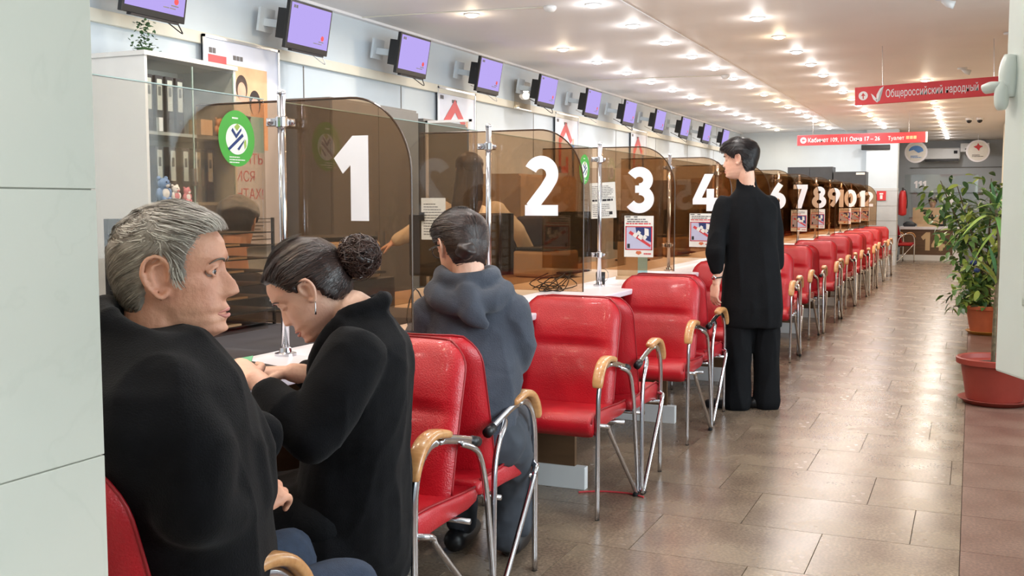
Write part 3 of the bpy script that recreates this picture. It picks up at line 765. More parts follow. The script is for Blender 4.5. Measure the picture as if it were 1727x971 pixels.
# ================================================================ SCREENS ON THE WALL
def monitor(k, y):
    t = thing('wall_monitor', 'black framed lilac screen on the left wall, %s from the camera' % ORD[k], 'monitor', (-4.28, y, 2.31), 0, 'screens on the left wall')
    t.rotation_euler = (0, radians(10), 0)   # leans forward at the top
    obj('housing', B(-.03, .0, -.01, .49, -.01, .315), 'black', t, bevel=.004)
    obj('display', B(-.002, .003, .008, .472, .03, .30), 'screen', t)
    obj('stand_bar', B(-.02, .012, .05, .43, -.022, -.01), 'inkd', t)
    bm = bmesh.new(); box(bm, -.10, -.03, -.0, .20, .05, .25); obj('bracket_head', bm, 'black', t); bm = bmesh.new(); box(bm, -.27, -.09, .07, .13, .12, .17); box(bm, -.28, -.26, .02, .18, .08, .24); obj('wall_arm', bm, 'wall', t)
    bm = bmesh.new(); poly(bm, [(.40+.018*cos(2*pi*i/16), .105+.018*sin(2*pi*i/16)) for i in range(16)], .0008)
    for v in bm.verts: v.co = Vector((.0036+v.co.y, v.co.x, v.co.z))
    obj('round_mark', bm, 'redink', t)
    bm = bmesh.new()
    for a, b, c_, d_ in ((.03, .05, .265, .285), (.055, .075, .265, .285), (.30, .345, .06, .066), (.35, .40, .06, .066), (.36, .42, .075, .082)): box(bm, .003, .0036, a, b, c_, d_)
    obj('screen_marks', bm, 'ink', t)
    bm = bmesh.new(); tube(bm, [(-.02, .44, 0), (-.0, .47, -.05), (-.03, .50, -.06), (-.15, .48, .0), (-.28, .42, .05)], .004, 6, 4); obj('cable', bm, 'white' if k % 2 else 'inkd', t, smooth=True)
for k in range(11): monitor(k, 4.42+1.48*k)

# ================================================================ POSTERS ON THE LEFT WALL
def ptext(t, s, size, m, y, z, off=.0): return text('lettering', s, size, m, t, (.012, y, z), (pi/2, 0, pi/2), .0004, off)
def rect(bm, y0, y1, z0, z1, x=.011): box(bm, x, x+.0006, y0, y1, z0, z1)
def house_poster(k, y):
    lab = ['framed poster of a couple, right of the white bookcase', 'framed poster with red house shape, beyond screen one', 'framed poster behind screen two', 'framed poster behind screen three'][k]
    t = thing('wall_poster', lab, 'poster', (-4.56 if k == 0 else -4.58, y, 0), 0, 'framed posters on the left wall')
    zt = 2.335; zb = .95
    obj('board', B(0, .01, 0, .80, zb, zt), 'poster_white', t)
    bm = bmesh.new()
    for a in ((0, .80, zt-.018, zt), (0, .80, zb, zb+.018), (0, .018, zb, zt), (.782, .80, zb, zt)): box(bm, 0, .02, a[0], a[1], a[2], a[3])
    obj('frame', bm, 'chromew', t)
    bm = bmesh.new()
    for a in (.06, .095): rect(bm, a, a+.03, zt-.11, zt-.075)
    for a in (.30, .335, .37): rect(bm, a, a+.03, zt-.13, zt-.1)
    obj('marks', bm, 'ink', t)
    ptext(t, 'ЖИТЬ', .10, 'redink', .30, 1.52); ptext(t, 'ИСЯ', .10, 'redink', .30, 1.40); ptext(t, 'НТАХ!', .10, 'redink', .30, 1.28)
    bm = bmesh.new(); r = random.Random(k)
    for i in range(7):
        z = 1.14-i*.024; e = r.uniform(.5, .72); rect(bm, .06, e, z, z+.007)
    rect(bm, .06, .2, .985, 1.0); obj('small_print', bm, 'ink', t)['kind'] = 'stuff'
    if k == 0:
        bm = bmesh.new(); rect(bm, .05, .23, 2.12, 2.215); obj('red_block', bm, 'redlight', t)
        bm = bmesh.new(); rect(bm, .23, .66, 1.62, 2.17); obj('photo', bm, 'peach', t)
        for (yy, zz_, hc, cc) in ((.38, 2.02, 'hairb2', 'paper'), (.52, 1.93, 'hairb', 'lightblue')):
            bm = bmesh.new(); poly(bm, [(yy+.062*cos(2*pi*i/20), zz_+.01+.085*sin(2*pi*i/20)) for i in range(20)], .0006)
            for v in bm.verts: v.co = Vector((.0125+v.co.y, v.co.x, v.co.z))
            obj('pictured_hair', bm, hc, t)
            bm = bmesh.new(); poly(bm, [(yy+.044*cos(2*pi*i/20), zz_-.015+.062*sin(2*pi*i/20)) for i in range(20)], .0006)
            for v in bm.verts: v.co = Vector((.0135+v.co.y, v.co.x, v.co.z))
            obj('pictured_face', bm, 'skin2', t)
            bm = bmesh.new(); rect(bm, yy-.10, yy+.09, 1.60, zz_-.085, .0117); obj('pictured_clothes', bm, cc, t)
    else:
        bm = bmesh.new()
        for pts in ([(.12, 1.62), (.20, 1.62), (.20, 1.98), (.36, 2.12), (.52, 1.98), (.58, 2.03), (.36, 2.24), (.12, 2.03)], [(.12, 1.62), (.44, 1.62), (.44, 1.70), (.12, 1.70)], [(.36, 1.70), (.44, 1.70), (.44, 1.82), (.36, 1.82)]):
            poly(bm, pts, .0006)
        for v in bm.verts: v.co = Vector((.0125+v.co.y, v.co.x, v.co.z))
        obj('red_house', bm, 'redlight', t)
        bm = bmesh.new(); rect(bm, .57, .65, 1.78, 1.98, .012); obj('pictured_clothes', bm, 'blueprint', t)
        bm = bmesh.new(); rect(bm, .575, .605, 1.56, 1.78, .012); rect(bm, .615, .645, 1.56, 1.78, .012); obj('pictured_legs', bm, 'navy', t)
        bm = bmesh.new(); rect(bm, .585, .635, 1.98, 2.05, .012); obj('pictured_face', bm, 'skin2', t)
M['poster_white'] = mat('poster_white', rgb(214, 220, 238), .25, var=.02); M['redlight'] = mat('coral_print', rgb(222, 92, 96), .5, var=.03); M['chromew'] = mat('aluminium_frame', rgb(226, 228, 232), .3, .6, var=.03)
for k, y in enumerate((5.38, 8.62, 11.6, 14.6)): house_poster(k, y)
t = thing('wall_lamp', 'clear plastic leaflet holder high on the wall between two screens', 'holder', (-4.55, 10.35, 2.28)); t.name = 'leaflet_holder'
obj('pocket', B(0, .02, 0, .40, 0, .30), 'clear', t); obj('rim', B(0, .03, -.01, .41, -.012, 0), 'chromew', t)
# ================================================================ CLERK SIDE FURNITURE
def bookcase():
    t = thing('bookcase', 'white bookcase with glass doors and dark binders against the left wall', 'bookcase', (-4.55, 4.39, 0))
    W_, D_, H_ = .76, .44, 2.05
    obj('side_panel', B(0, D_, 0, .02, 0, H_), 'bookwhite', t); obj('side_panel', B(0, D_, W_-.02, W_, 0, H_), 'bookwhite', t)
    obj('top_panel', B(0, D_+.01, -.01, W_+.01, H_, H_+.025), 'bookwhite', t); obj('back_panel', B(0, .01, .02, W_-.02, 0, H_), 'bookwhite', t)
    for z in (.05, .45, .85, 1.24, 1.63): obj('shelf', B(.01, D_-.03, .02, W_-.02, z, z+.018), 'bookwhite', t)
    for a in (.02, W_/2):
        d = obj('door', B(D_-.004, D_, a, a+W_/2-.02, .87, H_-.02), 'cabglass', t)
        obj('door_edge', B(D_-.006, D_+.002, a+W_/2-.026, a+W_/2-.02, .87, H_-.02), 'edgeg', d)
        obj('handle', B(D_, D_+.03, (.34 if a < .1 else .40), (.36 if a < .1 else .42), 1.35, 1.45), 'chrome', d)
        obj('lower_door', B(D_-.018, D_, a, a+W_/2-.02, .05, .85), 'bookwhite', t)
    bx = t
    # binders
    def binder(label, y, z, g):
        b = thing('binder', label, 'binder', (-4.42, y, z), 0, g)
        obj('cover', B(0, .27, 0, .062, 0, .31), 'binder', b, bevel=.003)
        obj('spine_label', B(.27, .2708, .012, .050, .12, .29), 'paper', b)
        bm = bmesh.new(); lathe(bm, [(.014, 0), (.014, .002), (.009, .002), (.009, 0)], 14); o = obj('finger_ring', bm, 'chrome', b); o.location = (.27, .031, .06); o.rotation_euler = (0, pi/2, 0)
        obj('written_mark', B(.2708, .2713, .02, .042, .20, .25), 'ink', b)
        return b
    for i in range(4): binder('dark binder with white spine label, %s from the left on the upper shelf' % ORD[i], 4.43+i*.082, 1.648, 'binders on the upper shelf')
    for i in range(5): binder('dark binder with white spine label, %s from the left on the lower shelf' % ORD[i], 4.50+i*.105, 1.258, 'binders on the lower shelf')
    tb = thing('small_box', 'small white box standing before the upper binders', 'box', (-4.13, 4.49, 1.648)); obj('carton', B(0, .02, 0, .03, 0, .075), 'white', tb)
    tb = thing('small_box', 'tan card box on the right of the upper shelf', 'box', (-4.2, 4.83, 1.648)); obj('carton', B(0, .09, 0, .10, 0, .09), 'cardboard', tb)
    def plush(label, c, s, m1, m2):
        p = thing('plush_toy', label, 'toy', c, radians(90), 'toys in the bookcase')
        bm = bmesh.new(); ball(bm, (0, 0, .035*s), .035*s, 14, (1, .85, 1)); ball(bm, (0, -.01*s, .088*s), .03*s, 14, (1.1, 1, .95))
        for sx in (-1, 1): ball(bm, (sx*.034*s, -.012*s, .045*s), .014*s, 8, (1, 1, 1.7)); ball(bm, (sx*.018*s, -.03*s, .01*s), .014*s, 8)
        fuse('body', bm, .004, 2, m1, p)
        bm = bmesh.new(); ball(bm, (0, -.022*s, .04*s), .024*s, 10, (1, .5, 1.1)); ball(bm, (0, -.033*s, .08*s), .014*s, 10, (1, .5, .8)); obj('belly_patch', bm, m2, p, smooth=True)
        for sx in (-1, 1):
            bm = bmesh.new(); ball(bm, (sx*.012*s, -.038*s, .096*s), .0035*s, 6); obj('eye', bm, 'black', p)
        for sx in (-1, 1):
            bm = bmesh.new(); ball(bm, (sx*.024*s, -.002*s, .115*s), .010*s, 8); obj('ear', bm, m1, p, smooth=True)
    plush('blue plush toy on the lower shelf of the bookcase', (-4.11, 4.50, 1.258), 1.15, 'camblue', 'toywhite')
    plush('white plush toy beside the blue one', (-4.10, 4.585, 1.258), .8, 'toywhite', 'pinktoy')
    plush('pink plush toy at the right of the lower shelf', (-4.10, 4.68, 1.258), .7, 'pinktoy', 'toywhite')
    plush('orange toy on the upper shelf beside the tan box', (-4.12, 4.99, 1.648), .9, 'wood', 'toywhite')
    # trailing plant on top
    p = thing('potted_plant', 'small plant on top of the white bookcase', 'plant', (-4.32, 4.62, 2.075))
    bm = bmesh.new(); lathe(bm, [(.035, 0), (.045, .05), (.05, .05), (.04, .045)], 14); obj('pot', bm, 'leafd', p, smooth=True)
    bm = bmesh.new(); r = random.Random(4)
    for i in range(150):
        a = r.uniform(0, 2*pi); h_ = r.uniform(.03, .2); rr = r.uniform(.01, .075)*(1.25-h_*3.4*.9)
        c_ = Vector((rr*cos(a), rr*sin(a), h_)); d_ = Vector((r.uniform(-1, 1), r.uniform(-1, 1), r.uniform(-.6, .8))).normalized()*.024; e_ = d_.cross(Vector((0, .3, 1))).normalized()*.009
        bm.faces.new([bm.verts.new(c_), bm.verts.new(c_+d_*.5+e_), bm.verts.new(c_+d_), bm.verts.new(c_+d_*.5-e_)])
    obj('foliage', bm, 'leafd', p)['kind'] = 'stuff'
bookcase()
def wardrobe(name, label, x0, x1, y0, y1, h, m, doors, hm='chrome', glassdoor=False):
    t = thing(name, label, 'cabinet', (x0, y0, 0))
    obj('carcass', B(0, x1-x0-.02, 0, y1-y0, 0, h), m, t)
    n = doors; wd = (y1-y0)/n
    for i in range(n):
        d = obj('door', B(x1-x0-.02, x1-x0, i*wd+.003, (i+1)*wd-.003, .06, h-.02), m, t, bevel=.002)
        obj('handle', B(x1-x0, x1-x0+.02, (i+1)*wd-.06 if i % 2 == 0 else i*wd+.05, (i+1)*wd-.045 if i % 2 == 0 else i*wd+.065, h*.45, h*.45+.14), hm, d)
    return t
wardrobe('wardrobe', 'grey wardrobe behind the number one screen', -4.58, -4.15, 6.25, 7.5, 2.0, 'grey', 2)
t = wardrobe('shelf_cabinet', 'grey cabinet with an open glass door between screens one and two', -4.58, -4.15, 7.62, 8.4, 1.95, 'grey', 1)
d = obj('glass_door', B(0, .42, 0, .01, .5, 1.93), 'cabglass', t); d.location = (.43, .0, 0)
bm = bmesh.new()
for a in ((.0, .02, .5, 1.93), (.40, .42, .5, 1.93), (0, .42, 1.91, 1.93), (0, .42, .5, .52)): box(bm, a[0], a[1], -.004, .014, a[2], a[3])
obj('door_frame', bm, 'white', d)
for k, (y0, y1, h_, m, nm) in enumerate(((9.6, 11.2, 1.55, 'cardboard', 'three'), (12.6, 14.0, 1.7, 'white', 'five'), (15.4, 17.0, 1.6, 'grey', 'seven'), (18.2, 19.6, 1.7, 'cardboard', 'nine'))):
    wardrobe('low_cabinet', '%s cabinet against the left wall behind screen %s' % ({'cardboard': 'tan', 'white': 'white', 'grey': 'grey'}[m], nm), -4.58, -4.15, y0, y1, h_, m, 2)
# office chairs, desktop monitors, printers on the clerk side
def office_chair(label, loc, rz):
    t = thing('office_chair', label, 'chair', loc, rz, 'office chairs behind the glass')
    bm = bmesh.new(); loft(bm, [((0, 0, .44), (.20, 0, 0), (0, .20, 0)), ((0, 0, .46), (.235, 0, 0), (0, .235, 0)), ((0, 0, .50), (.235, 0, 0), (0, .235, 0)), ((0, 0, .515), (.20, 0, 0), (0, .20, 0))]); obj('seat', bm, 'purplechair', t, smooth=True)
    bm = bmesh.new(); loft(bm, [((0, -.22, .56), (.16, 0, 0), (0, .03, 0)), ((0, -.23, .62), (.21, 0, 0), (0, .035, 0)), ((0, -.25, .85), (.23, 0, 0), (0, .035, 0)), ((0, -.28, 1.05), (.21, 0, 0), (0, .033, 0)), ((0, -.30, 1.14), (.15, 0, 0), (0, .028, 0)), ((0, -.305, 1.165), (.09, 0, 0), (0, .015, 0))]); obj('backrest', bm, 'purplechair', t, smooth=True)
    for s in (-1, 1):
        bm = bmesh.new(); tube(bm, [(s*.20, -.05, .46), (s*.27, -.08, .50), (s*.28, -.06, .64), (s*.28, .04, .68), (s*.28, .14, .66), (s*.26, .12, .52), (s*.20, .08, .46)], .014, 8, 4, flat=1.4); obj('armrest', bm, 'black', t, smooth=True)
    bm = bmesh.new(); tube(bm, [(0, 0, .10), (0, 0, .45)], .025, 10); tube(bm, [(0, -.1, .44), (0, -.24, .46), (0, -.25, .7)], .018, 8, 3); obj('gas_column', bm, 'black', t)
    bm = bmesh.new()
    for i in range(5):
        a = 2*pi*i/5; tube(bm, [(0, 0, .11), (.26*cos(a), .26*sin(a), .07)], [.022, .014], 8); ball(bm, (.26*cos(a), .26*sin(a), .03), .028, 8)
    obj('star_base', bm, 'black', t)
office_chair('dark office chair back seen left of the grey-haired man', (-3.05, 3.02, 0), radians(-25))
office_chair('dark office chair behind the glass under screen one', (-3.15, 3.95, 0), radians(-70))
office_chair('black office chair seen through screen two', (-3.0, 5.35+1.3, 0), radians(60))
office_chair('office chair seen through screen three', (-3.2, 8.3, 0), radians(-100))
def desk_monitor(label, loc, rz, m='black'):
    t = thing('desk_monitor', label, 'monitor', loc, rz, 'desktop monitors behind the glass')
    obj('housing', B(-.25, .25, -.02, .02, .10, .42), m, t, bevel=.006); obj('display', B(-.235, .235, -.0215, -.019, .115, .405), 'inkd', t)
    bm = bmesh.new(); box(bm, -.03, .03, .0, .03, .01, .2); obj('neck', bm, m, t); obj('foot', B(-.12, .12, -.06, .12, 0, .012), m, t, bevel=.003)
def printer(label, loc, rz, m='cardboard', s=1):
    t = thing('printer', label, 'printer', loc, rz, 'printers behind the glass')
    obj('body', B(-.2*s, .2*s, -.18*s, .18*s, 0, .20*s), m, t, bevel=.02); obj('paper_tray', B(-.14*s, .14*s, -.26*s, -.17*s, .03*s, .045*s), 'inkd', t, bevel=.003); obj('lid', B(-.19*s, .19*s, -.16*s, .16*s, .2*s, .225*s), 'black', t, bevel=.006)
for k in range(1, 13):
    y = DY(k)
    if k > 1: desk_monitor('dark desktop monitor on the clerk desk near screen %s' % NW[k], (-2.42 if k == 2 else -2.55, y-.42+(.95 if k == 2 else 0), .775), radians(65) if k != 2 else radians(5))
    if k in (1, 3, 5, 7): printer('tan desktop printer behind screen %s' % NW[k], (-2.62, y+1.2, .775+(.14 if k == 1 else 0)) if k == 1 else (-2.55, y+.6, .775), radians(80), s=.85)
# dark shelving behind the grey-haired man
t = thing('drawer_block', 'low dark drawer unit carrying the tan printer behind screen one', 'drawer unit', (-2.62, 3.92, .773)); obj('body', B(-.2, .2, -.22, .22, 0, .142), 'black', t, bevel=.004); obj('drawer', B(.2, .206, -.2, .2, .02, .12), 'black', t)
t = thing('paper_rack', 'dark rack of stacked paper trays behind the glass left of pole one', 'rack', (-2.66, 2.80, .775)); obj('back_board', B(-.17, -.16, 0, .55, 0, .42), 'black', t)
for i in range(8): obj('tray', B(-.16, .16, 0, .55, .012+i*.05, .016+i*.05), 'black', t); 
for i in range(8):
    if i % 2 == 0 or i == 5: obj('paper_stack', B(-.14, .158, .03+.02*i, .34+.02*(i % 3), .017+i*.05, .024+i*.05), 'cardboard', t)
for a in (-.16, .15): obj('rack_side', B(a, a+.01, 0, .01, 0, .42), 'black', t); obj('rack_side', B(a, a+.01, .54, .55, 0, .42), 'black', t)
# counter clutter
t = thing('desk_mat', 'dark mat covering the clerk desk behind the grey-haired man', 'mat', (-2.82, 1.7, .773)); obj('mat_sheet', B(0, .78, 0, 2.4, 0, .004), 'darkcloth', t)
t = thing('leaflet_stand', 'light blue leaflet in a tan stand on the counter beyond screen three', 'stand', (-1.95, DY(3)+.55, .775), radians(8))
obj('leaflet', B(.04, .10, -.004, .004, .02, .235), 'lightblue', t); obj('back_board', B(-.09, .04, .0, .008, .0, .235), 'cardboard', t); obj('stand_base', B(-.09, .12, -.05, .05, 0, .02), 'cardboard', t)
bm = bmesh.new(); ball(bm, (.07, -.005, .20), .012, 10, (1, .1, 1)); obj('leaflet_mark', bm, 'blueprint', t)
for lab, c_, sd_ in (('tangle of black cables on the counter left of the hooded person', (-1.90, 3.55, .778), 2), ('tangle of black cables on the counter near pole three', (-2.05, 5.2, .778), 5)):
    t = thing('cable_tangle', lab, 'cables', c_); r = random.Random(sd_)
    for j in range(4):
        bm = bmesh.new(); tube(bm, [(r.uniform(-.1, .1), r.uniform(-.12, .12), abs(r.gauss(0, .04))+.003) for _ in range(6)], .003, 6, 5); obj('cable', bm, 'black', t, smooth=True)
t = thing('phone', 'dark phone lying on the counter before the woman', 'phone', (-1.90, 2.42, .775), radians(70)); obj('body', B(-.045, .045, -.09, .09, 0, .009), 'black', t, bevel=.004)
obj('display', B(-.04, .04, -.083, .083, .009, .0096), 'inkd', t)
t = thing('document', 'green paper held above the counter by the woman', 'paper', (-1.575, 1.93, .868), radians(30)); t.rotation_euler = (radians(12), radians(-10), radians(30))
obj('sheet', B(-.07, .05, -.05, .05, 0, .0015), 'folder', t)
t = thing('pen_pot', 'small pen pot with a wire ring on the counter near pole three', 'pot', (-2.0, DY(3)+.10, .775)); bm = bmesh.new(); lathe(bm, [(.026, 0), (.028, .07), (.024, .07), (.022, .01)], 16); obj('cup', bm, 'black', t, smooth=True)
bm = bmesh.new(); tube(bm, [(.04*cos(a), .03, .05+.04*sin(a)) for a in [2*pi*i/16 for i in range(17)]], .002, 6); obj('wire_ring', bm, 'chrome', t)
t = thing('bag', 'white paper bag with blue print under the counter beside the hooded person', 'bag', (-1.90, 3.66, 0), .3); bm = bmesh.new(); loft(bm, [((0, 0, 0), (.10, 0, 0), (0, .05, 0)), ((0, 0, .10), (.11, 0, 0), (0, .05, 0)), ((.01, 0, .17), (.10, 0, 0), (0, .02, 0))], 16); obj('bag_body', bm, 'paper', t); obj('blue_print', B(-.05, .05, -.056, -.05, .10, .15), 'blueprint', t)
t = thing('cord', 'short red cord lying on the floor beneath the chairs', 'cord', (-1.6, 4.2, .004)); bm = bmesh.new(); tube(bm, [(.08, -.05, 0), (.16, 0, 0), (.28, .02, 0), (.36, -.01, 0)], .004, 6, 4); obj('strand', bm, 'redink', t)

# ================================================================ FAR END
t = thing('wardrobe', 'tall black cabinet against the far wall, left one', 'cabinet', (-3.35, 21.0, 0)); obj('carcass', B(0, .85, 0, .5, 0, 1.96), 'dgrey', t); 
for i in range(2):
    d = obj('door', B(i*.425+.004, (i+1)*.425-.004, -.02, 0, .06, 1.93), 'dgrey', t); obj('handle', B(i*.425+(.38 if i == 0 else .03), i*.425+(.395 if i == 0 else .045), -.04, -.02, 1.0, 1.12), 'chrome', d)
t = thing('wardrobe', 'lower black cabinet against the far wall beside the white column', 'cabinet', (-2.48, 21.0, 0)); obj('carcass', B(0, .60, 0, .5, 0, 1.86), 'dgrey', t); obj('door', B(.004, .596, -.02, 0, .06, 1.84), 'dgrey', t); obj('folded_paper', B(.42, .58, -.022, -.02, 1.80, 1.84), 'paper', t)
t = thing('fire_sign', 'small red sign with white mark on the white column', 'sign', (-1.69, 22.28, 1.31)); obj('plate', B(-.09, .09, -.004, 0, 0, .19), 'redsign', t)
bm = bmesh.new(); box(bm, -.025, .025, -.006, -.004, .03, .11); box(bm, -.035, .035, -.006, -.004, .12, .15); obj('white_symbol', bm, 'numw', t)
t = thing('fire_extinguisher', 'red fire extinguisher hanging right of the white column', 'extinguisher', (-1.30, 22.6, 1.0)); bm = bmesh.new(); lathe(bm, [(.02, 0), (.075, .02), (.08, .06), (.08, .42), (.05, .50), (.02, .52)], 18); obj('cylinder', bm, 'exting', t, smooth=True)
bm = bmesh.new(); box(bm, -.02, .02, -.06, .03, .52, .57); tube(bm, [(0, -.03, .54), (.06, -.05, .50), (.09, -.06, .3), (.085, -.05, .15)], .01, 8, 4); obj('valve_and_hose', bm, 'black', t)
obj('wall_hook', B(-.10, -.07, -.02, .02, .35, .5), 'chrome', t)
t = thing('wall_box', 'flat black unit under the far red sign', 'unit', (-2.10, 22.36, 2.33)); obj('body', B(0, .55, -.1, .0, 0, .1), 'black', t, bevel=.01); obj('bracket', B(.2, .3, 0, .14, .02, .08), 'black', t)
# hanging signs
def sign(label, x0, x1, y, z0, z1, rise, body, items):
    t = thing('hanging_sign', label, 'sign', (x0, y, z0), 0, 'red hanging signs'); t.rotation_euler = (0, -math.atan2(rise, x1-x0), 0)
    L = x1-x0; obj('board', B(0, L, -.02, .02, 0, z1-z0), 'redsign', t, bevel=.002)
    obj('end_cap', B(L, L+.03, -.022, .022, 0, z1-z0), 'white', t)
    for a in (.25, L-.25):
        bm = bmesh.new(); tube(bm, [(a, 0, z1-z0), (a, 0, CZ-z0-.03)], .004, 6); obj('hanger', bm, 'chrome', t)
    return t
t = sign('far red hanging sign with room numbers before the far wall', -2.72, -.72, 18.0, 2.215, 2.385, .01, '', None)
R_ = (pi/2, 0, 0)
text('lettering', 'Кабинет 109, 111 Окна 17 – 26', .098, 'numw', t, (.17, -.0215, .05), R_, .001, .0005, fit=1.14); text('lettering', 'Туалет', .085, 'numw', t, (1.43, -.0215, .052), R_, .001, .0005, fit=.25)
def disc(nm, m, parent, cx, cz, r, y, n=24):
    bm = bmesh.new(); poly(bm, [(cx+r*cos(2*pi*i/n), cz+r*sin(2*pi*i/n)) for i in range(n)], .001)
    for v in bm.verts: v.co.y += y
    return obj(nm, bm, m, parent)
d = disc('arrow_disc', 'numw', t, .10, .085, .05, -.0215); bm = bmesh.new(); poly(bm, [(.07, .085), (.105, .115), (.105, .095), (.13, .095), (.13, .075), (.105, .075), (.105, .055)], .001)
for v in bm.verts: v.co.y -= .0228
obj('arrow', bm, 'redsign', t)
for i in range(3): obj('toilet_icon', B(1.71+i*.055, 1.755+i*.055, -.0222, -.0212, .06, .11), 'numt', t)
t = sign('near red hanging sign with a white tick over the aisle', -1.055, .40, 10.5, 2.182, 2.350, .055, '', None)
text('lettering', 'Общероссийский народный', .100, 'numw', t, (.275, -.0215, .055), R_, .001, .0006, fit=.80)
d = disc('arrow_disc', 'numw', t, .075, .085, .042, -.0215); bm = bmesh.new(); poly(bm, [(.07, .055), (.07, .085), (.055, .082), (.075, .112), (.095, .082), (.08, .085), (.08, .055)], .001)
for v in bm.verts: v.co.y -= .0228
obj('arrow', bm, 'redsign', t)
bm = bmesh.new(); poly(bm, [(.145, .10), (.165, .085), (.185, .06), (.20, .035), (.19, .02), (.165, .045)][::-1], .001); poly(bm, [(.19, .02), (.20, .012), (.225, .10), (.262, .162), (.225, .14), (.195, .085)][::-1], .001)
for v in bm.verts: v.co.y -= .0222
obj('white_tick', bm, 'numw', t)
bm = bmesh.new(); poly(bm, [(.20, .012), (.225, .03), (.245, .10), (.262, .162), (.225, .10)], .001)
for v in bm.verts: v.co.y -= .0226
obj('grey_shadow_stroke', bm, 'greywall', t)
# security cameras
for i, x in enumerate((-.10, .07)):
    t = thing('dome_camera', 'black and white dome camera on the far ceiling, %s one' % ('left', 'right')[i], 'camera', (x, 20.0, CZ-.012)); bm = bmesh.new(); lathe(bm, [(.06, 0), (.06, -.03), (.05, -.04)], 16); obj('mount', bm, 'white', t); bm = bmesh.new(); ball(bm, (0, -.01, -.045), .045, 12); obj('dome', bm, 'black', t, smooth=True)
# far service desk numbered 14
t = thing('far_desk', 'white desk with brown front numbered 14 at the far end', 'desk', (-1.46, 24.5, 0))
obj('desktop', B(0, 1.24, 0, .75, .68, .74), 'lilacwhite', t, bevel=.004); obj('front_panel', B(.02, 1.16, .05, .07, .12, .68), 'brownpan', t); obj('kick_plate', B(0, 1.2, .03, .07, 0, .12), 'white', t); obj('side_leg', B(1.10, 1.24, .02, .7, 0, .68), 'white', t)
bm = bmesh.new(); digit(bm, 1, .42, .22, .40, .006); digit(bm, 4, .66, .22, .40, .006); obj('numeral', bm, 'numt', t, loc=(0, .045, 0))
t2 = thing('desk_screen', 'tan desk screen lettered 14 on the far desk', 'screen', (-1.20, 24.62, .74)); obj('board', B(0, .62, 0, .02, .06, .42), 'cardboard', t2); obj('foot', B(.1, .5, -.05, .07, 0, .06), 'cardboard', t2)
bm = bmesh.new(); digit(bm, 1, .20, .15, .20, .004); digit(bm, 4, .30, .15, .20, .004); obj('numeral', bm, 'inkd', t2, loc=(0, -.004, 0))
t2 = thing('desk_glass', 'clear glass panel with white numerals above the far desk', 'glass', (-1.40, 24.9, .74)); obj('pane', B(0, 1.5, 0, .008, 0, 1.15), 'cabglass', t2); 
for i, (x, z, h_) in enumerate(((.18, .85, .16), (.27, .85, .16), (.36, .85, .16), (.85, .48, .30))):
    bm = bmesh.new(); digit(bm, 1, x, z, h_, .004); obj('numeral', bm, 'numw', t2, loc=(0, -.005, 0))
t2 = thing('bag', 'dark teal bag lying on the far desk', 'bag', (-1.38, 24.56, .74)); bm = bmesh.new(); loft(bm, [((.12, .06, 0), (.12, 0, 0), (0, .05, 0)), ((.12, .06, .06), (.14, 0, 0), (0, .06, 0)), ((.12, .06, .11), (.07, 0, 0), (0, .03, 0))]); obj('bag_body', bm, 'dgrey', t2, smooth=True)
t2 = thing('air_conditioner', 'white wall air conditioner on the far grey wall', 'air conditioner', (-1.10, 26.72, 2.22)); obj('body', B(0, .80, 0, .26, .06, .34), 'white', t2, bevel=.03); obj('outlet', B(.03, .77, -.004, .02, .0+.02, .08), 'black', t2); obj('display', B(.66, .74, -.006, 0, .2, .27), 'inkd', t2)
for i, (x, lab) in enumerate(((-1.165, 'round white sign with a blue shape hanging above the far desk'), (.07, 'round white sign with a red shape hanging beyond the plants'))):
    t2 = thing('round_sign', lab, 'sign', (x, 24.5, 2.37), 0, 'round hanging signs'); disc('disc', 'numw', t2, 0, 0, .235, 0, 36); disc('inner_disc', 'paper', t2, 0, 0, .20, -.004, 36)
    bm = bmesh.new()
    if i == 0: poly(bm, [(.15*cos(radians(a)), .02+.12*sin(radians(a))) for a in range(0, 181, 15)]+[(-.05, .05), (.05, -.02)], .002); obj('blue_shape', bm, 'blueprint', t2, loc=(0, -.008, 0)); 
    else: poly(bm, [(-.09, .09), (-.02, .12), (.0, .17), (.03, .12), (.10, .10), (.04, .06), (.02, .0), (-.02, .05)], .002); obj('red_shape', bm, 'redink', t2, loc=(0, -.008, 0))
    lines(t2, -.11, .11, -.13, -.07, 2, 'blueprint' if i == 0 else 'ink', y=-.01)
    bm = bmesh.new(); tube(bm, [(0, 0, .23), (0, 0, CZ-2.39)], .003, 6); obj('wire', bm, 'chrome', t2)
t2 = thing('wall_box', 'white duct box high on the far grey wall', 'box', (-.30, 26.6, 2.45)); obj('body', B(0, .62, 0, .38, 0, .2), 'white', t2, bevel=.01); obj('vent', B(.1, .5, -.006, 0, .05, .08), 'ink', t2)
for i in range(4):
    o = struct('trim_%d' % (4+i), B(-1.40, .62, 26.97, 27.0, [.3, .9, 1.5, 2.1][i], [.3, .9, 1.5, 2.1][i]+.012), 'grey')

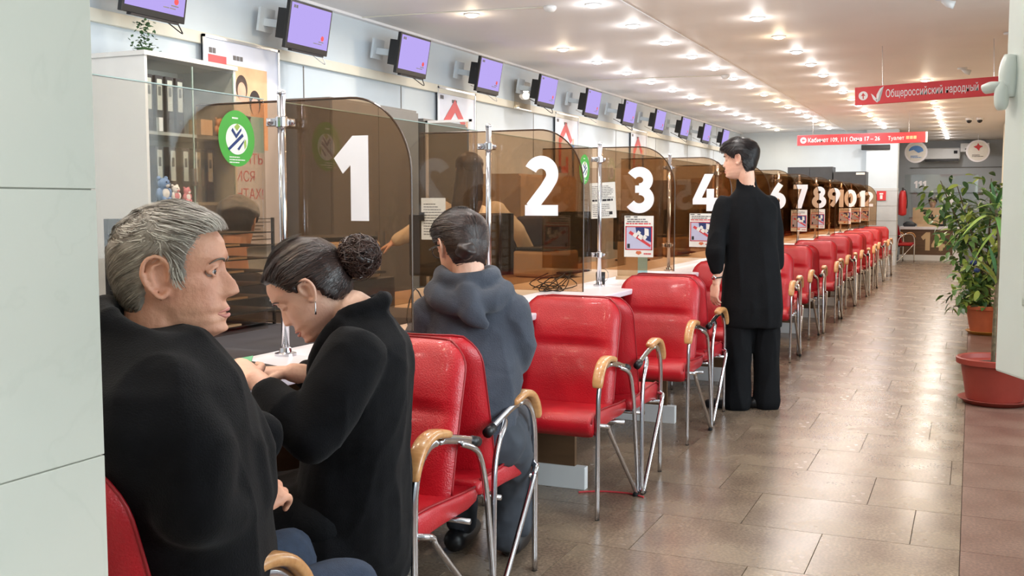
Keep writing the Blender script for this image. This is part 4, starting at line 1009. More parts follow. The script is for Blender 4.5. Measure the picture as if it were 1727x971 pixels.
# ================================================================ PEOPLE
def smooth01(x): x = max(0, min(1, x)); return x*x*(3-2*x)
def interp(tab, z):
    if z <= tab[0][0]: return tab[0][1]
    for (a, va), (b, vb) in zip(tab, tab[1:]):
        if z <= b:
            t = (z-a)/(b-a); t = t*t*(3-2*t)*.5+t*.5; return va+(vb-va)*t
    return tab[-1][1]
FRONT = [(-.125, .030), (-.115, .066), (-.104, .083), (-.093, .081), (-.084, .085), (-.075, .083), (-.066, .088), (-.05, .084), (-.03, .080), (0, .080), (.012, .085), (.028, .092), (.05, .089), (.075, .075), (.095, .050), (.108, .020), (.112, 0)]
BACK = [(-.125, -.02), (-.10, -.045), (-.07, -.072), (-.04, -.090), (0, -.101), (.04, -.099), (.07, -.083), (.095, -.053), (.108, -.02), (.112, 0)]
SIDE = [(-.125, .016), (-.115, .032), (-.10, .044), (-.08, .054), (-.05, .062), (-.02, .068), (.01, .072), (.04, .075), (.06, .072), (.08, .060), (.095, .043), (.107, .02), (.112, .004)]
def head_pt(a, z, nose=1.0):
    f, b, s_ = interp(FRONT, z), interp(BACK, z), interp(SIDE, z)
    cy = (f+b)/2; hd = (f-b)/2
    c_, s2 = cos(a), sin(a); e = .90
    x = s_*math.copysign(abs(c_)**e, c_); y = cy+hd*math.copysign(abs(s2)**e, s2)
    if y > .02:
        ax = abs(x)
        g = lambda cx, cz, sx, sz: math.exp(-((ax-cx)/sx)**2-((z-cz)/sz)**2)
        # nose: ridge growing to the tip, wings beside it
        if z > -.052:
            t = smooth01((.014-z)/.05); low = smooth01((z+.052)/.012)
            y += nose*(.006+.021*t)*math.exp(-(x/(.0075+.006*t))**2)*low*smooth01((.022-z)/.02)
            y += nose*.007*g(.013, -.040, .006, .008)
        y -= .012*g(.031, .000, .016, .011)           # eye sockets
        y += .005*g(.028, .020, .02, .008)            # brow ridge
        y += .004*g(.042, -.028, .018, .018)          # cheekbone
        y += .0045*math.exp(-(x/.020)**2)*(math.exp(-((z+.066)/.0045)**2)+math.exp(-((z+.081)/.005)**2))   # lips
        y -= .004*math.exp(-(x/.022)**2-((z+.0735)/.0022)**2)
        y += .006*math.exp(-(x/.022)**2-((z+.105)/.012)**2)     # chin
        y -= .004*g(.026, -.075, .008, .02)           # corner of the mouth
    return Vector((x, y, z))
def head_grid(bm, mtx, nose=1.0, n=96, nz=84, z0=-.124):
    rows = []
    for i in range(nz+1):
        v = i/nz; z = z0+(.1118-z0)*(1-(1-v)**1.25 if v > .5 else v*(1-.5**1.25)/.5)
        rows.append([bm.verts.new(mtx @ head_pt(2*pi*k/n+pi/2, z, nose)) for k in range(n)])
    for A, Q in zip(rows, rows[1:]):
        for k in range(n): bm.faces.new((A[k], A[(k+1) % n], Q[(k+1) % n], Q[k]))
    bm.faces.new(rows[0][::-1]); bm.faces.new(rows[-1])
def ear_shapes(bm, mtx, s, sc=1):
    """helix rim, bowl and lobe; s = side"""
    def P(x, y, z): return mtx @ Vector((s*x, y, z))
    rim = [(.070, .004, -.012), (.075, .008, .004), (.079, .004, .020), (.084, -.010, .028), (.088, -.024, .022), (.089, -.030, .006), (.086, -.027, -.012), (.081, -.016, -.028), (.076, -.006, -.035), (.071, .002, -.028)]
    def S(p): return P(p[0], -.008+(p[1]+.008)*sc, -.003+(p[2]+.003)*sc)
    limb(bm, [S(p) for p in rim], [.0042]*8+[.0055, .0045], n=8, res=3)
    limb(bm, [S((.078, -.006, .016)), S((.082, -.016, .012)), S((.082, -.019, -.002)), S((.078, -.014, -.018))], [.0035]*4, n=8, res=3)
    a = bmesh.ops.create_uvsphere(bm, u_segments=14, v_segments=10, radius=1)
    for v in a['verts']:
        c = v.co.copy(); p = Vector((.0700+.0040*c.x+(.009*(-c.y)), -.010+.018*c.y*sc, -.002+.026*c.z*sc)); v.co = P(*p)
    return
def hair_cap(mtx, line, thick, m, parent, noise_amp=.003, n=110, nz=72, zlow=-.09):
    bm = bmesh.new(); rows = []
    for i in range(nz+1):
        v = i/nz; z = zlow+(.1117-zlow)*(1-(1-v)**1.3 if v > .5 else v*(1-.5**1.3)/.5)
        r = []
        for k in range(n):
            a = 2*pi*k/n+pi/2; p = head_pt(a, z, 0); c = Vector((0, -.005, .0)); d = (p-c).normalized()
            t = smooth01((z-line(p))/.014)
            nn = noise.noise(p*38)*noise_amp+noise.noise(Vector((p.x*120, p.y*40, p.z*60)))*noise_amp*.5
            r.append(bm.verts.new(mtx @ (p+d*(-.008+t*(.008+thick(p)+nn)))))
        rows.append(r)
    for A, Q in zip(rows, rows[1:]):
        for k in range(n): bm.faces.new((A[k], A[(k+1) % n], Q[(k+1) % n], Q[k]))
    bm.faces.new(rows[0][::-1]); bm.faces.new(rows[-1])
    return obj('hair', bm, m, parent, smooth=True)
def strands(mtx, line, thick, flow, n, length, m, parent, seed, width=.0011, lift=.003):
    r = random.Random(seed); bm = bmesh.new(); made = 0; tries = 0
    while made < n and tries < n*6:
        tries += 1
        a = r.uniform(0, 2*pi); z = -.09+.2015*r.random()**.8
        p = head_pt(a, z, 0)
        if z < line(p)+.003: continue
        L = length*r.uniform(.6, 1.3); wv = width*r.uniform(.6, 1.4); li = lift*r.uniform(.3, 1.2); side = None; last = None
        q = p.copy(); pts = []
        for s_ in range(5):
            if q.z < line(q)-.004: break
            c = Vector((0, -.005, 0)); d = (q-c).normalized(); f = flow(q)+Vector((r.gauss(0, .12), r.gauss(0, .12), r.gauss(0, .12)))
            f = (f-d*f.dot(d))
            if f.length < 1e-5: break
            f.normalize(); u = s_/4
            pts.append((q+d*(thick(q)+.0008+li*sin(pi*min(u*.8+.1, 1))), f.cross(d)*wv*(1-.75*u)))
            q = q+f*L/4
            zc = max(-.12, min(.1116, q.z)); an = math.atan2(q.y, q.x); q2 = head_pt(an, zc, 0)
            if q2.z < .10: q = q2
        if len(pts) < 3: continue
        pr = None
        for c, w_ in pts:
            cur = (bm.verts.new(mtx @ (c-w_)), bm.verts.new(mtx @ (c+w_)))
            if pr:
                f_ = bm.faces.new((pr[0], pr[1], cur[1], cur[0])); f_.material_index = made % len(m)
            pr = cur
        made += 1
    o = obj('hair_strands', bm, list(m), parent); o['kind'] = 'stuff'; return o
def eyes(mtx, parent, look=0):
    for s in (-1, 1):
        c = mtx @ Vector((s*.031, .0665, .0005)); bm = bmesh.new(); ball(bm, (0, 0, 0), .0112, 16)
        for v in bm.verts: v.co = c+v.co
        e = obj('eye', bm, 'eyew', parent, smooth=True)
        d = (mtx.to_3x3() @ Vector((look, 1, -.05))).normalized()
        bm = bmesh.new(); ball(bm, (0, 0, 0), .0056, 12)
        for v in bm.verts: v.co = c+d*.0072+v.co
        obj('iris', bm, 'iris', e, smooth=True)
def lids(bm, mtx):
    for s in (-1, 1):
        up = [(s*(.031-.0145), .0700, .0005), (s*(.031-.007), .0792, .0062), (s*.031, .0805, .0074), (s*(.031+.008), .0765, .0060), (s*(.031+.0155), .0670, -.001)]
        lo = [(s*(.031-.0145), .0700, .0000), (s*(.031-.006), .0775, -.0052), (s*.032, .0780, -.0062), (s*(.031+.008), .0740, -.0050), (s*(.031+.0155), .0670, -.001)]
        for q, r_ in ((up, .0037), (lo, .0028)): limb(bm, [mtx @ Vector(p) for p in q], [r_]*5, n=8, res=3)
def brows(mtx, parent, m, s_=1):
    for s in (-1, 1):
        bm = bmesh.new(); tube(bm, [mtx @ Vector(p) for p in ((s*.012, .0905, .016), (s*.024, .0905, .0205), (s*.038, .0835, .0205), (s*.050, .071, .014))], [.0028*s_, .0036*s_, .003*s_, .0012], 8, 3, flat=.6); obj('eyebrow', bm, m, parent, smooth=True)
def lips(mtx, parent):
    bm = bmesh.new()
    for z, y, r_ in ((-.0688, .0905, .0042), (-.0795, .0900, .0048)):
        tube(bm, [mtx @ Vector(p) for p in ((-.023, .0735, -.0742), (-.012, y-.0055, z-.001), (0, y-.0008, z), (.012, y-.0055, z-.001), (.023, .0735, -.0742))], [.001, r_*.85, r_, r_*.85, .001], 8, 4, flat=.8)
    obj('lips', bm, 'lip', parent, smooth=True)
def headm(loc, az, pitch=0, roll=0, s=1):
    """az: direction the face looks, measured from +X; pitch > 0 looks down"""
    return Matrix.Translation(loc) @ Matrix.Rotation(radians(az-90), 4, 'Z') @ Matrix.Rotation(radians(-pitch), 4, 'X') @ Matrix.Rotation(radians(roll), 4, 'Y') @ Matrix.Scale(s, 4)
def hand(bm, wrist, d, nrm, side, curl=.35, s=1.0, spread=.10):
    """palm + four fingers + thumb; d: towards the fingertips, nrm: out of the back of the hand"""
    w_, d, nn = Vector(wrist), Vector(d).normalized(), Vector(nrm).normalized(); nn = (nn-d*nn.dot(d)).normalized(); x = d.cross(nn)*side
    P = lambda a, b, c: w_+x*a*s+d*b*s+nn*c*s
    secs = []
    for b, hw, hd in ((-.01, .026, .019), (.015, .030, .017), (.045, .039, .015), (.075, .041, .013), (.092, .038, .010)):
        secs.append((P(.002, b, 0), x*hw*s, nn*hd*s))
    loft(bm, secs, 16)
    L = [(-.029, .062), (-.010, .072), (.010, .068), (.028, .053)]   # little .. index handled by side
    for i, (a, ln) in enumerate([(.029, .068), (.010, .076), (-.010, .071), (-.028, .055)]):
        p = P(a, .082, .002); dd = (d+x*(a*spread*30*.1)).normalized(); pts = [P(a*.9, .055, 0), p]; ang = 0
        for seg in (.42, .33, .25):
            ang += curl*(1+.15*i); v = (dd*cos(ang)-nn*sin(ang)); p = p+v*ln*seg*s; pts.append(p)
        limb(bm, pts, [.0085*s, .0088*s, .0082*s, .0074*s, .0062*s], n=10, res=3)
    p = P(.028, .018, -.004); t1 = (x*.75+d*.62-nn*.25).normalized(); t2 = (x*.3+d*.9-nn*.4).normalized()
    limb(bm, [P(.012, .012, -.002), p, p+t1*.036*s, p+t1*.036*s+t2*.028*s, p+t1*.036*s+t2*.05*s], [.012*s, .0125*s, .0105*s, .0092*s, .0070*s], n=10, res=3)

def person(label, loc):
    return thing('person', label, 'person', loc)
def V3(*a): return Vector(a)
# person parts are modelled in world coordinates; the empty sits at the figure's base
def root_fix(t):
    off = t.location.copy()
    for ch in t.children: ch.location = ch.location-off
CAMR = V3(.9145, .4045, 0); CAMF = V3(-.4045, .9145, 0); UP = V3(0, 0, 1)

# ---- 1. grey-haired man
def man():
    t = person('grey-haired man in a black coat seated behind the marble pillar, profile right', (-1.38, 1.36, 0))
    H = V3(-1.302, 1.448, 1.128); az = 30; hm_ = headm(H, az, -2, 0, 1.02)
    fd = V3(cos(radians(az)), sin(radians(az)), 0)
    neck0 = V3(-1.300, 1.395, 1.00)
    bm = bmesh.new(); head_grid(bm, hm_, 1.15); lids(bm, hm_)
    for s in (-1, 1): ear_shapes(bm, hm_, s, 1.12)
    limb(bm, [hm_ @ V3(0, -.028, -.04), hm_ @ V3(0, -.030, -.10), hm_ @ V3(0, -.035, -.16), neck0+V3(.0, .0, -.06)], [.060, .062, .064, .070], n=20)
    limb(bm, [hm_ @ V3(0, .03, -.085), hm_ @ V3(0, -.0, -.13)], [.040, .045], n=14)   # under the jaw
    loft(bm, [(V3(-1.27, 1.37, .95), V3(.06, .02, 0), V3(-.04, .08, 0)), (V3(-1.24, 1.36, .80), V3(.07, .03, 0), V3(-.05, .10, 0)), (V3(-1.22, 1.36, .60), V3(.07, .03, 0), V3(-.05, .10, 0))], 16)
    wr = V3(-1.185, 1.47, .70); hand(bm, wr, (.15, .9, .25), (.5, -.1, .85), -1, .45)
    limb(bm, [(-1.13, 1.32, .74), wr+V3(0, .01, 0)], [.034, .026])
    b_ = fuse('body', bm, .0036, 2, 'skin', t, lambda c, n: .0006*noise.noise(c*90)+.0010*noise.noise(c*35))
    eyes(hm_, b_, .1); brows(hm_, b_, 'haird', .75); lips(hm_, b_)
    def line(p):
        y = p.y
        return interp([(-.11, -.082), (-.045, -.074), (-.036, -.045), (-.030, .018), (.004, .024), (.010, -.018), (.030, -.022), (.036, .026), (.050, .044), (.056, .060), (.075, .063), (.09, .066)], y)
    def thick(p): return .006+.008*smooth01((p.z-.0)/.09)+.004*smooth01((p.y-.03)/.04)*smooth01((p.z-.05)/.02)
    hair_cap(hm_, line, thick, 'hairg', t, .003)
    def flow(q): return V3(.0, .25, -.9) if q.z < .05 else V3(q.x*5, .95-q.y*2, -.25)
    strands(hm_, line, thick, flow, 5200, .030, ('hairg', 'hairg2', 'haird', 'hairg', 'hairg2'), t, 1, .0010, .0028)
    # coat: torso facing +Y / right, raised collar
    R_, F_ = V3(.80, .60, 0), V3(-.60, .80, 0)      # R_: the way he faces-ish; F_: across
    F2, R2 = V3(.55, .84, 0).normalized(), V3(.84, -.55, 0).normalized()
    bm = bmesh.new(); n0 = neck0
    loft(bm, [(V3(-1.22, 1.40, .42), CAMR*.12, CAMF*.15), (V3(-1.205, 1.40, .62), CAMR*.115, CAMF*.15), (V3(-1.21, 1.38, .75), CAMR*.122, CAMF*.17), (V3(-1.235, 1.36, .89), CAMR*.135, CAMF*.20), (V3(-1.25, 1.365, .955), CAMR*.125, CAMF*.18), (V3(-1.275, 1.37, 1.00), CAMR*.105, CAMF*.13), (V3(-1.295, 1.38, 1.035), CAMR*.085, CAMF*.10)], 28)
    limb(bm, [(-1.185, 1.300, .930), (-1.130, 1.275, .85), (-1.115, 1.265, .77)], [.078, .074, .068], n=18)          # near arm
    limb(bm, [(-1.115, 1.265, .77), (-1.12, 1.33, .74), (-1.155, 1.42, .72)], [.070, .060, .048], n=18)
    limb(bm, [(-1.38, 1.52, .93), (-1.42, 1.62, .80), (-1.36, 1.74, .76)], [.085, .075, .06], n=18)
    # collar roll around the neck
    cc = [n0+V3(-.03, -.03, .0)]
    ring = []
    for i in range(15):
        a = radians(-140+i*280/14); rr = .088
        d = (-CAMR*cos(a)+CAMF*sin(a)); ring.append(n0+V3(.0, .0, .028+.035*cos(a))+d*rr)
    limb(bm, ring, [.020]+[.027]*13+[.020], n=12, res=2)
    for sgn in (-1, 1):
        limb(bm, [n0+CAMF*.085*sgn+V3(0, 0, -.01), n0+CAMR*.08+CAMF*.06*sgn+V3(0, 0, -.055), n0+CAMR*.145+CAMF*.04*sgn+V3(0, 0, -.14), n0+CAMR*.17+CAMF*.02*sgn+V3(0, 0, -.26)], [.026, .034, .040, .040], n=12)
    loft(bm, [(V3(-1.24, 1.40, .46), V3(.15, -.03, 0), UP*.085), (V3(-1.22, 1.56, .46), V3(.15, -.03, 0), UP*.07)], 18)     # coat skirt over the lap
    fuse('coat', bm, .0085, 12, 'black_coat', t, folds(.009, 7, 7, 3.5, 2))
    bm = bmesh.new()
    for (h0, k0, f0) in (((-1.26, 1.40, .47), (-1.12, 1.72, .475), (-1.12, 1.76, .10)), ((-1.40, 1.46, .47), (-1.36, 1.84, .47), (-1.38, 1.88, .10))):
        limb(bm, [h0, (Vector(h0)+Vector(k0))/2+V3(0, 0, .005), k0], [.085, .078, .068], n=16); limb(bm, [k0, (Vector(k0)+Vector(f0))/2, f0], [.068, .058, .045], n=16)
    fuse('trousers', bm, .010, 4, 'jeans', t, folds(.004, 14, 14, 14, 1))
    for x, y in ((-1.12, 1.78), (-1.38, 1.90)):
        bm = bmesh.new(); limb(bm, [(x-.02, y-.04, .045), (x+.01, y+.05, .045), (x+.05, y+.17, .035)], [.042, .045, .036], n=14)
        for v in bm.verts: v.co.z = max(v.co.z, .004)
        obj('shoe', bm, 'black', t, smooth=True)
    root_fix(t)
man()

# ---- 2. woman with a bun, leaning over the counter
def woman():
    t = person('woman with a dark bun and black coat bending over the counter', (-1.46, 2.30, 0))
    H = V3(-1.462, 2.090, 1.044); az = 206; hm_ = headm(H, az, 36, 0, .97)
    bm = bmesh.new(); head_grid(bm, hm_, .85); lids(bm, hm_)
    for s in (-1, 1): ear_shapes(bm, hm_, s, .92)
    nb = V3(-1.350, 2.130, .985)
    limb(bm, [hm_ @ V3(0, -.030, -.035), hm_ @ V3(0, -.035, -.085), nb, V3(-1.32, 2.14, .92)], [.052, .050, .052, .06], n=18)
    limb(bm, [hm_ @ V3(0, .02, -.085), hm_ @ V3(0, -.02, -.11)], [.036, .042], n=12)
    loft(bm, [(V3(-1.32, 2.14, .90), CAMR*.06, CAMF*.10), (V3(-1.35, 2.15, .75), CAMR*.07, CAMF*.11), (V3(-1.41, 2.2, .55), CAMR*.07, CAMF*.11)], 16)
    h1 = V3(-1.475, 1.888, .853); hand(bm, h1, (-.80, .20, .22), (-.1, -.45, 1), 1, .42, .92)
    limb(bm, [(-1.38, 1.87, .80), h1+V3(.01, 0, 0)], [.034, .024])
    h2 = V3(-1.50, 2.06, .842); hand(bm, h2, (-.85, -.25, .0), (0, 0, 1), -1, .40, .92); limb(bm, [(-1.40, 2.12, .82), h2+V3(.01, 0, 0)], [.034, .024])
    b_ = fuse('body', bm, .0036, 2, 'skin2', t)
    eyes(hm_, b_); brows(hm_, b_, 'hairb', .8); lips(hm_, b_)
    def line(p): return interp([(-.11, -.075), (-.045, -.068), (-.030, -.042), (-.026, .020), (.004, .022), (.014, -.004), (.026, .012), (.045, .040), (.06, .058), (.09, .064)], p.y)
    def thick(p): return .011+.010*smooth01((p.z-.0)/.07)*smooth01((.05-p.y)/.06)
    hair_cap(hm_, line, thick, 'hairb', t, .002)
    def flow(q): return V3(-q.x*2, -1, -.25+.5*(q.z < .0))
    strands(hm_, line, thick, flow, 3600, .05, ('hairb', 'hairb', 'hairb2'), t, 2, .0011, .0016)
    bc = hm_ @ V3(0, -.150, -.008); bm = bmesh.new()
    a = bmesh.ops.create_icosphere(bm, subdivisions=4, radius=.047)
    for v in a['verts']:
        k = 1+.10*sin(v.co.x*90+v.co.z*130)+.14*noise.noise(v.co*40); v.co = v.co*k; v.co.z *= .95; v.co += bc
    obj('bun', bm, 'hairb', t, smooth=True)
    r = random.Random(8); bm = bmesh.new()
    for i in range(260):
        ax = V3(r.gauss(0, 1), r.gauss(0, 1), r.gauss(0, 1)).normalized(); b0 = ax.orthogonal().normalized(); c0 = ax.cross(b0); a0 = r.uniform(0, 6); rr = .048+r.uniform(0, .006)
        tube(bm, [bc+(b0*cos(a0+j*.35)+c0*sin(a0+j*.35))*rr+ax*.006*j*r.uniform(-1, 1) for j in range(6)], .0012, 3, cap=False)
    o = obj('bun_strands', bm, 'hairb2', t); o['kind'] = 'stuff'
    e = hm_ @ V3(.076, -.008, -.042); 
    for s in (-1, 1):
        e = hm_ @ V3(s*.079, -.008, -.036); bm = bmesh.new(); tube(bm, [e, e+V3(.001, -.001, -.014), e+V3(0, 0, -.030)], [.0012, .0016, .0028], 8, 2); obj('earring', bm, 'chrome', t, smooth=True)
    # coat
    A_, B_ = V3(-.35, -.93, 0).normalized(), V3(.93, -.35, 0).normalized()
    bm = bmesh.new(); W2 = V3(-.40, .915, 0)       # across the shoulders (away from camera)
    D2 = V3(.915, .40, 0)
    loft(bm, [(V3(-1.47, 2.27, .30), W2*.20, D2*.165), (V3(-1.45, 2.24, .40), W2*.21, D2*.16), (V3(-1.42, 2.21, .52), W2*.20, D2*.145), (V3(-1.390, 2.18, .64), W2*.18, D2*.130), (V3(-1.355, 2.15, .76), W2*.18, D2*.120), (V3(-1.335, 2.14, .86), W2*.185, D2*.115), (V3(-1.320, 2.135, .925), W2*.15, D2*.095), (V3(-1.325, 2.132, .975), W2*.09, D2*.070), (V3(-1.338, 2.130, 1.000), W2*.062, D2*.058)], 28)
    limb(bm, [(-1.275, 1.985, .895), (-1.285, 1.905, .80), (-1.305, 1.865, .745)], [.078, .070, .062], n=18)
    limb(bm, [(-1.305, 1.865, .745), (-1.37, 1.865, .785), (-1.425, 1.878, .825)], [.062, .054, .042], n=18)
    limb(bm, [(-1.38, 2.28, .885), (-1.44, 2.26, .78), (-1.45, 2.16, .80), (-1.47, 2.09, .83)], [.072, .060, .050, .040], n=18)
    # stand-up collar and lapel
    ring = [nb+V3(.004, .002, .012)+(D2*cos(radians(a))+W2*sin(radians(a)))*.064+V3(0, 0, .022*cos(radians(a))) for a in range(-120, 121, 20)]
    limb(bm, ring, [.016]+[.022]*(len(ring)-2)+[.016], n=12, res=2)
    for s in (-1, 1): limb(bm, [nb-D2*.03+W2*.07*s+V3(0, 0, -.02), nb-D2*.085+W2*.055*s+V3(0, 0, -.10), nb-D2*.09+W2*.03*s+V3(0, 0, -.22)], [.022, .026, .02], n=12)
    loft(bm, [(V3(-1.42, 2.22, .48), W2*.19, UP*.10), (V3(-1.54, 2.16, .48), W2*.19, UP*.09), (V3(-1.64, 2.11, .47), W2*.17, UP*.075)], 18)
    limb(bm, [(-1.44, 2.12, .42), (-1.45, 2.10, .22)], [.13, .12])
    fuse('coat', bm, .0075, 4, 'black_coat', t, folds(.009, 8, 8, 5, 4))
    bm = bmesh.new()
    for (k0, f0) in (((-1.66, 2.02, .47), (-1.64, 2.00, .10)), ((-1.68, 2.22, .47), (-1.66, 2.20, .10))):
        limb(bm, [(-1.42, k0[1]+.06, .48), k0], [.085, .066]); limb(bm, [k0, f0], [.062, .045])
    fuse('trousers', bm, .012, 3, 'black_cloth', t)
    for x, y in ((-1.66, 1.98), (-1.68, 2.18)):
        bm = bmesh.new(); limb(bm, [(x+.04, y+.02, .045), (x-.02, y, .042), (x-.13, y-.04, .032)], [.038, .04, .03], n=14)
        for v in bm.verts: v.co.z = max(v.co.z, .004)
        obj('shoe', bm, 'black', t, smooth=True)
    root_fix(t)
woman()

# ---- 3. person in the charcoal hooded top
def hooded():
    t = person('person in a charcoal hooded top and glasses seen from behind', (-1.47, 2.98, 0))
    H = V3(-1.535, 3.050, 1.108); az = 146; hm_ = headm(H, az, 14, 0, .98)
    bm = bmesh.new(); head_grid(bm, hm_, .85); lids(bm, hm_)
    for s in (-1, 1): ear_shapes(bm, hm_, s, .95)
    limb(bm, [hm_ @ V3(0, -.03, -.04), hm_ @ V3(0, -.035, -.10), V3(-1.50, 3.045, .98), V3(-1.49, 3.05, .92)], [.055, .052, .056, .06], n=18)
    loft(bm, [(V3(-1.49, 3.05, .90), V3(.10, .04, 0), V3(-.03, .06, 0)), (V3(-1.48, 3.05, .70), V3(.10, .05, 0), V3(-.04, .08, 0)), (V3(-1.45, 3.02, .52), V3(.10, .05, 0), V3(-.04, .08, 0))], 16)
    hand(bm, (-1.80, 3.30, .82), (-.6, .6, 0), (0, 0, 1), 1, .3, .95); limb(bm, [(-1.74, 3.2, .80), (-1.80, 3.30, .82)], [.034, .024])
    b_ = fuse('body', bm, .0042, 2, 'skin2', t)
    eyes(hm_, b_); brows(hm_, b_, 'hairb', .9); lips(hm_, b_)
    def line(p): return interp([(-.11, -.078), (-.045, -.072), (-.034, -.035), (-.028, .018), (.004, .022), (.014, -.004), (.026, .012), (.045, .040), (.06, .056), (.09, .06)], p.y)
    def thick(p): return .012+.008*smooth01(p.z/.07)
    hair_cap(hm_, line, thick, 'hairb', t, .003)
    strands(hm_, line, thick, lambda q: V3(-q.x*2, -1, -.4), 2600, .045, ('hairb', 'hairb2', 'hairb'), t, 5, .0012, .0022)
    bc = hm_ @ V3(-.045, -.118, -.035); bm = bmesh.new(); a = bmesh.ops.create_icosphere(bm, subdivisions=3, radius=.034)
    for v in a['verts']: v.co = v.co*(1+.12*sin(v.co.x*110+v.co.z*150)+.16*noise.noise(v.co*50)); v.co.z *= .8; v.co += bc
    obj('bun', bm, 'hairb', t, smooth=True)
    g = thing_child = None
    bm = bmesh.new()
    for s in (-1, 1):
        tube(bm, [hm_ @ V3(s*.080, -.012, .006), hm_ @ V3(s*.078, .04, .010), hm_ @ V3(s*.070, .088, .010)], .0022, 8, 2)
        tube(bm, [hm_ @ V3(s*(.035+.026*cos(a_)), .094-.008*abs(cos(a_)), .0+.019*sin(a_)) for a_ in [2*pi*i/18 for i in range(19)]], .0019, 6)
    tube(bm, [hm_ @ V3(-.010, .094, .004), hm_ @ V3(0, .098, .007), hm_ @ V3(.010, .094, .004)], .0018, 6, 2)
    gl = obj('glasses_frame', bm, 'black', t, smooth=True)
    for s in (-1, 1):
        bm = bmesh.new(); vs = [bm.verts.new(hm_ @ V3(s*(.035+.025*cos(2*pi*i/18)), .093-.008*abs(cos(2*pi*i/18)), .018*sin(2*pi*i/18))) for i in range(18)]; bm.faces.new(vs); obj('lens', bm, 'cabglass', gl)
    # hooded top
    X_ = CAMR; Y_ = CAMF
    bm = bmesh.new()
    loft(bm, [(V3(-1.475, 3.03, .42), X_*.13, Y_*.14), (V3(-1.475, 3.03, .47), X_*.145, Y_*.155), (V3(-1.475, 3.03, .58), X_*.145, Y_*.150), (V3(-1.475, 3.04, .70), X_*.158, Y_*.140), (V3(-1.490, 3.05, .82), X_*.155, Y_*.120), (V3(-1.495, 3.055, .90), X_*.145, Y_*.105), (V3(-1.500, 3.055, .955), X_*.10, Y_*.08)], 28)
    limb(bm, [(-1.625, 3.00, .885), (-1.685, 3.04, .76), (-1.71, 3.12, .75), (-1.76, 3.22, .80)], [.066, .058, .052, .044], n=18)
    limb(bm, [(-1.365, 3.09, .890), (-1.345, 3.10, .80), (-1.365, 3.13, .73)], [.066, .056, .050], n=18)
    limb(bm, [(-1.365, 3.13, .73), (-1.46, 3.26, .76), (-1.60, 3.34, .80)], [.050, .048, .045], n=18)
    # hood bunched at the nape, two rolls
    c = V3(-1.505, 3.045, 1.010)
    ring = [c+(-Y_*cos(radians(a))+X_*sin(radians(a)))*.082+V3(0, 0, .005-.012*cos(radians(a))) for a in range(-130, 131, 20)]
    limb(bm, ring, [.022]+[.030]*(len(ring)-2)+[.022], n=14, res=2)
    c2 = c+V3(.01, -.01, -.045)
    ring = [c2+(-Y_*cos(radians(a))*1.05+X_*sin(radians(a))*1.1)*.098+V3(0, 0, -.030*cos(radians(a))) for a in range(-110, 111, 20)]
    limb(bm, ring, [.030]+[.040]*(len(ring)-2)+[.030], n=14, res=2)
    limb(bm, [c2-Y_*.09+V3(0, 0, -.01), c2-Y_*.125+X_*.02+V3(0, 0, -.065), c2-Y_*.13+X_*.05+V3(0, 0, -.095)], [.05, .042, .02], n=14)
    def fo(cc, n):
        f = folds(.008, 9, 9, 6, 3)(cc, n); dd = abs(sin((cc.x*6+cc.z*9)*2.2+2*noise.noise(cc*3)))
        return f-.003*(1-dd)**3
    fuse('hooded_top', bm, .0075, 3, 'hoodie', t, fo)
    bm = bmesh.new()
    for (h0, k0, f0) in (((-1.38, 3.02, .48), (-1.50, 3.40, .50), (-1.46, 3.34, .10)), ((-1.46, 3.00, .48), (-1.68, 3.34, .50), (-1.66, 3.30, .10))):
        limb(bm, [h0, k0], [.09, .07], n=14); limb(bm, [k0, (Vector(k0)+Vector(f0))/2, f0], [.07, .064, .056], n=14)
    limb(bm, [(-1.38, 3.10, .44), (-1.42, 3.20, .30), (-1.45, 3.22, .10)], [.08, .07, .06], n=14)
    fuse('trousers', bm, .010, 3, 'greypants', t, folds(.005, 14, 14, 12, 1))
    for x, y in ((-1.46, 3.36), (-1.66, 3.32), ):
        bm = bmesh.new(); limb(bm, [(x, y-.07, .045), (x-.01, y+.02, .045), (x-.03, y+.13, .035)], [.042, .045, .034], n=14)
        for v in bm.verts: v.co.z = max(v.co.z, .004)
        obj('shoe', bm, 'black', t, smooth=True)
    root_fix(t)
hooded()

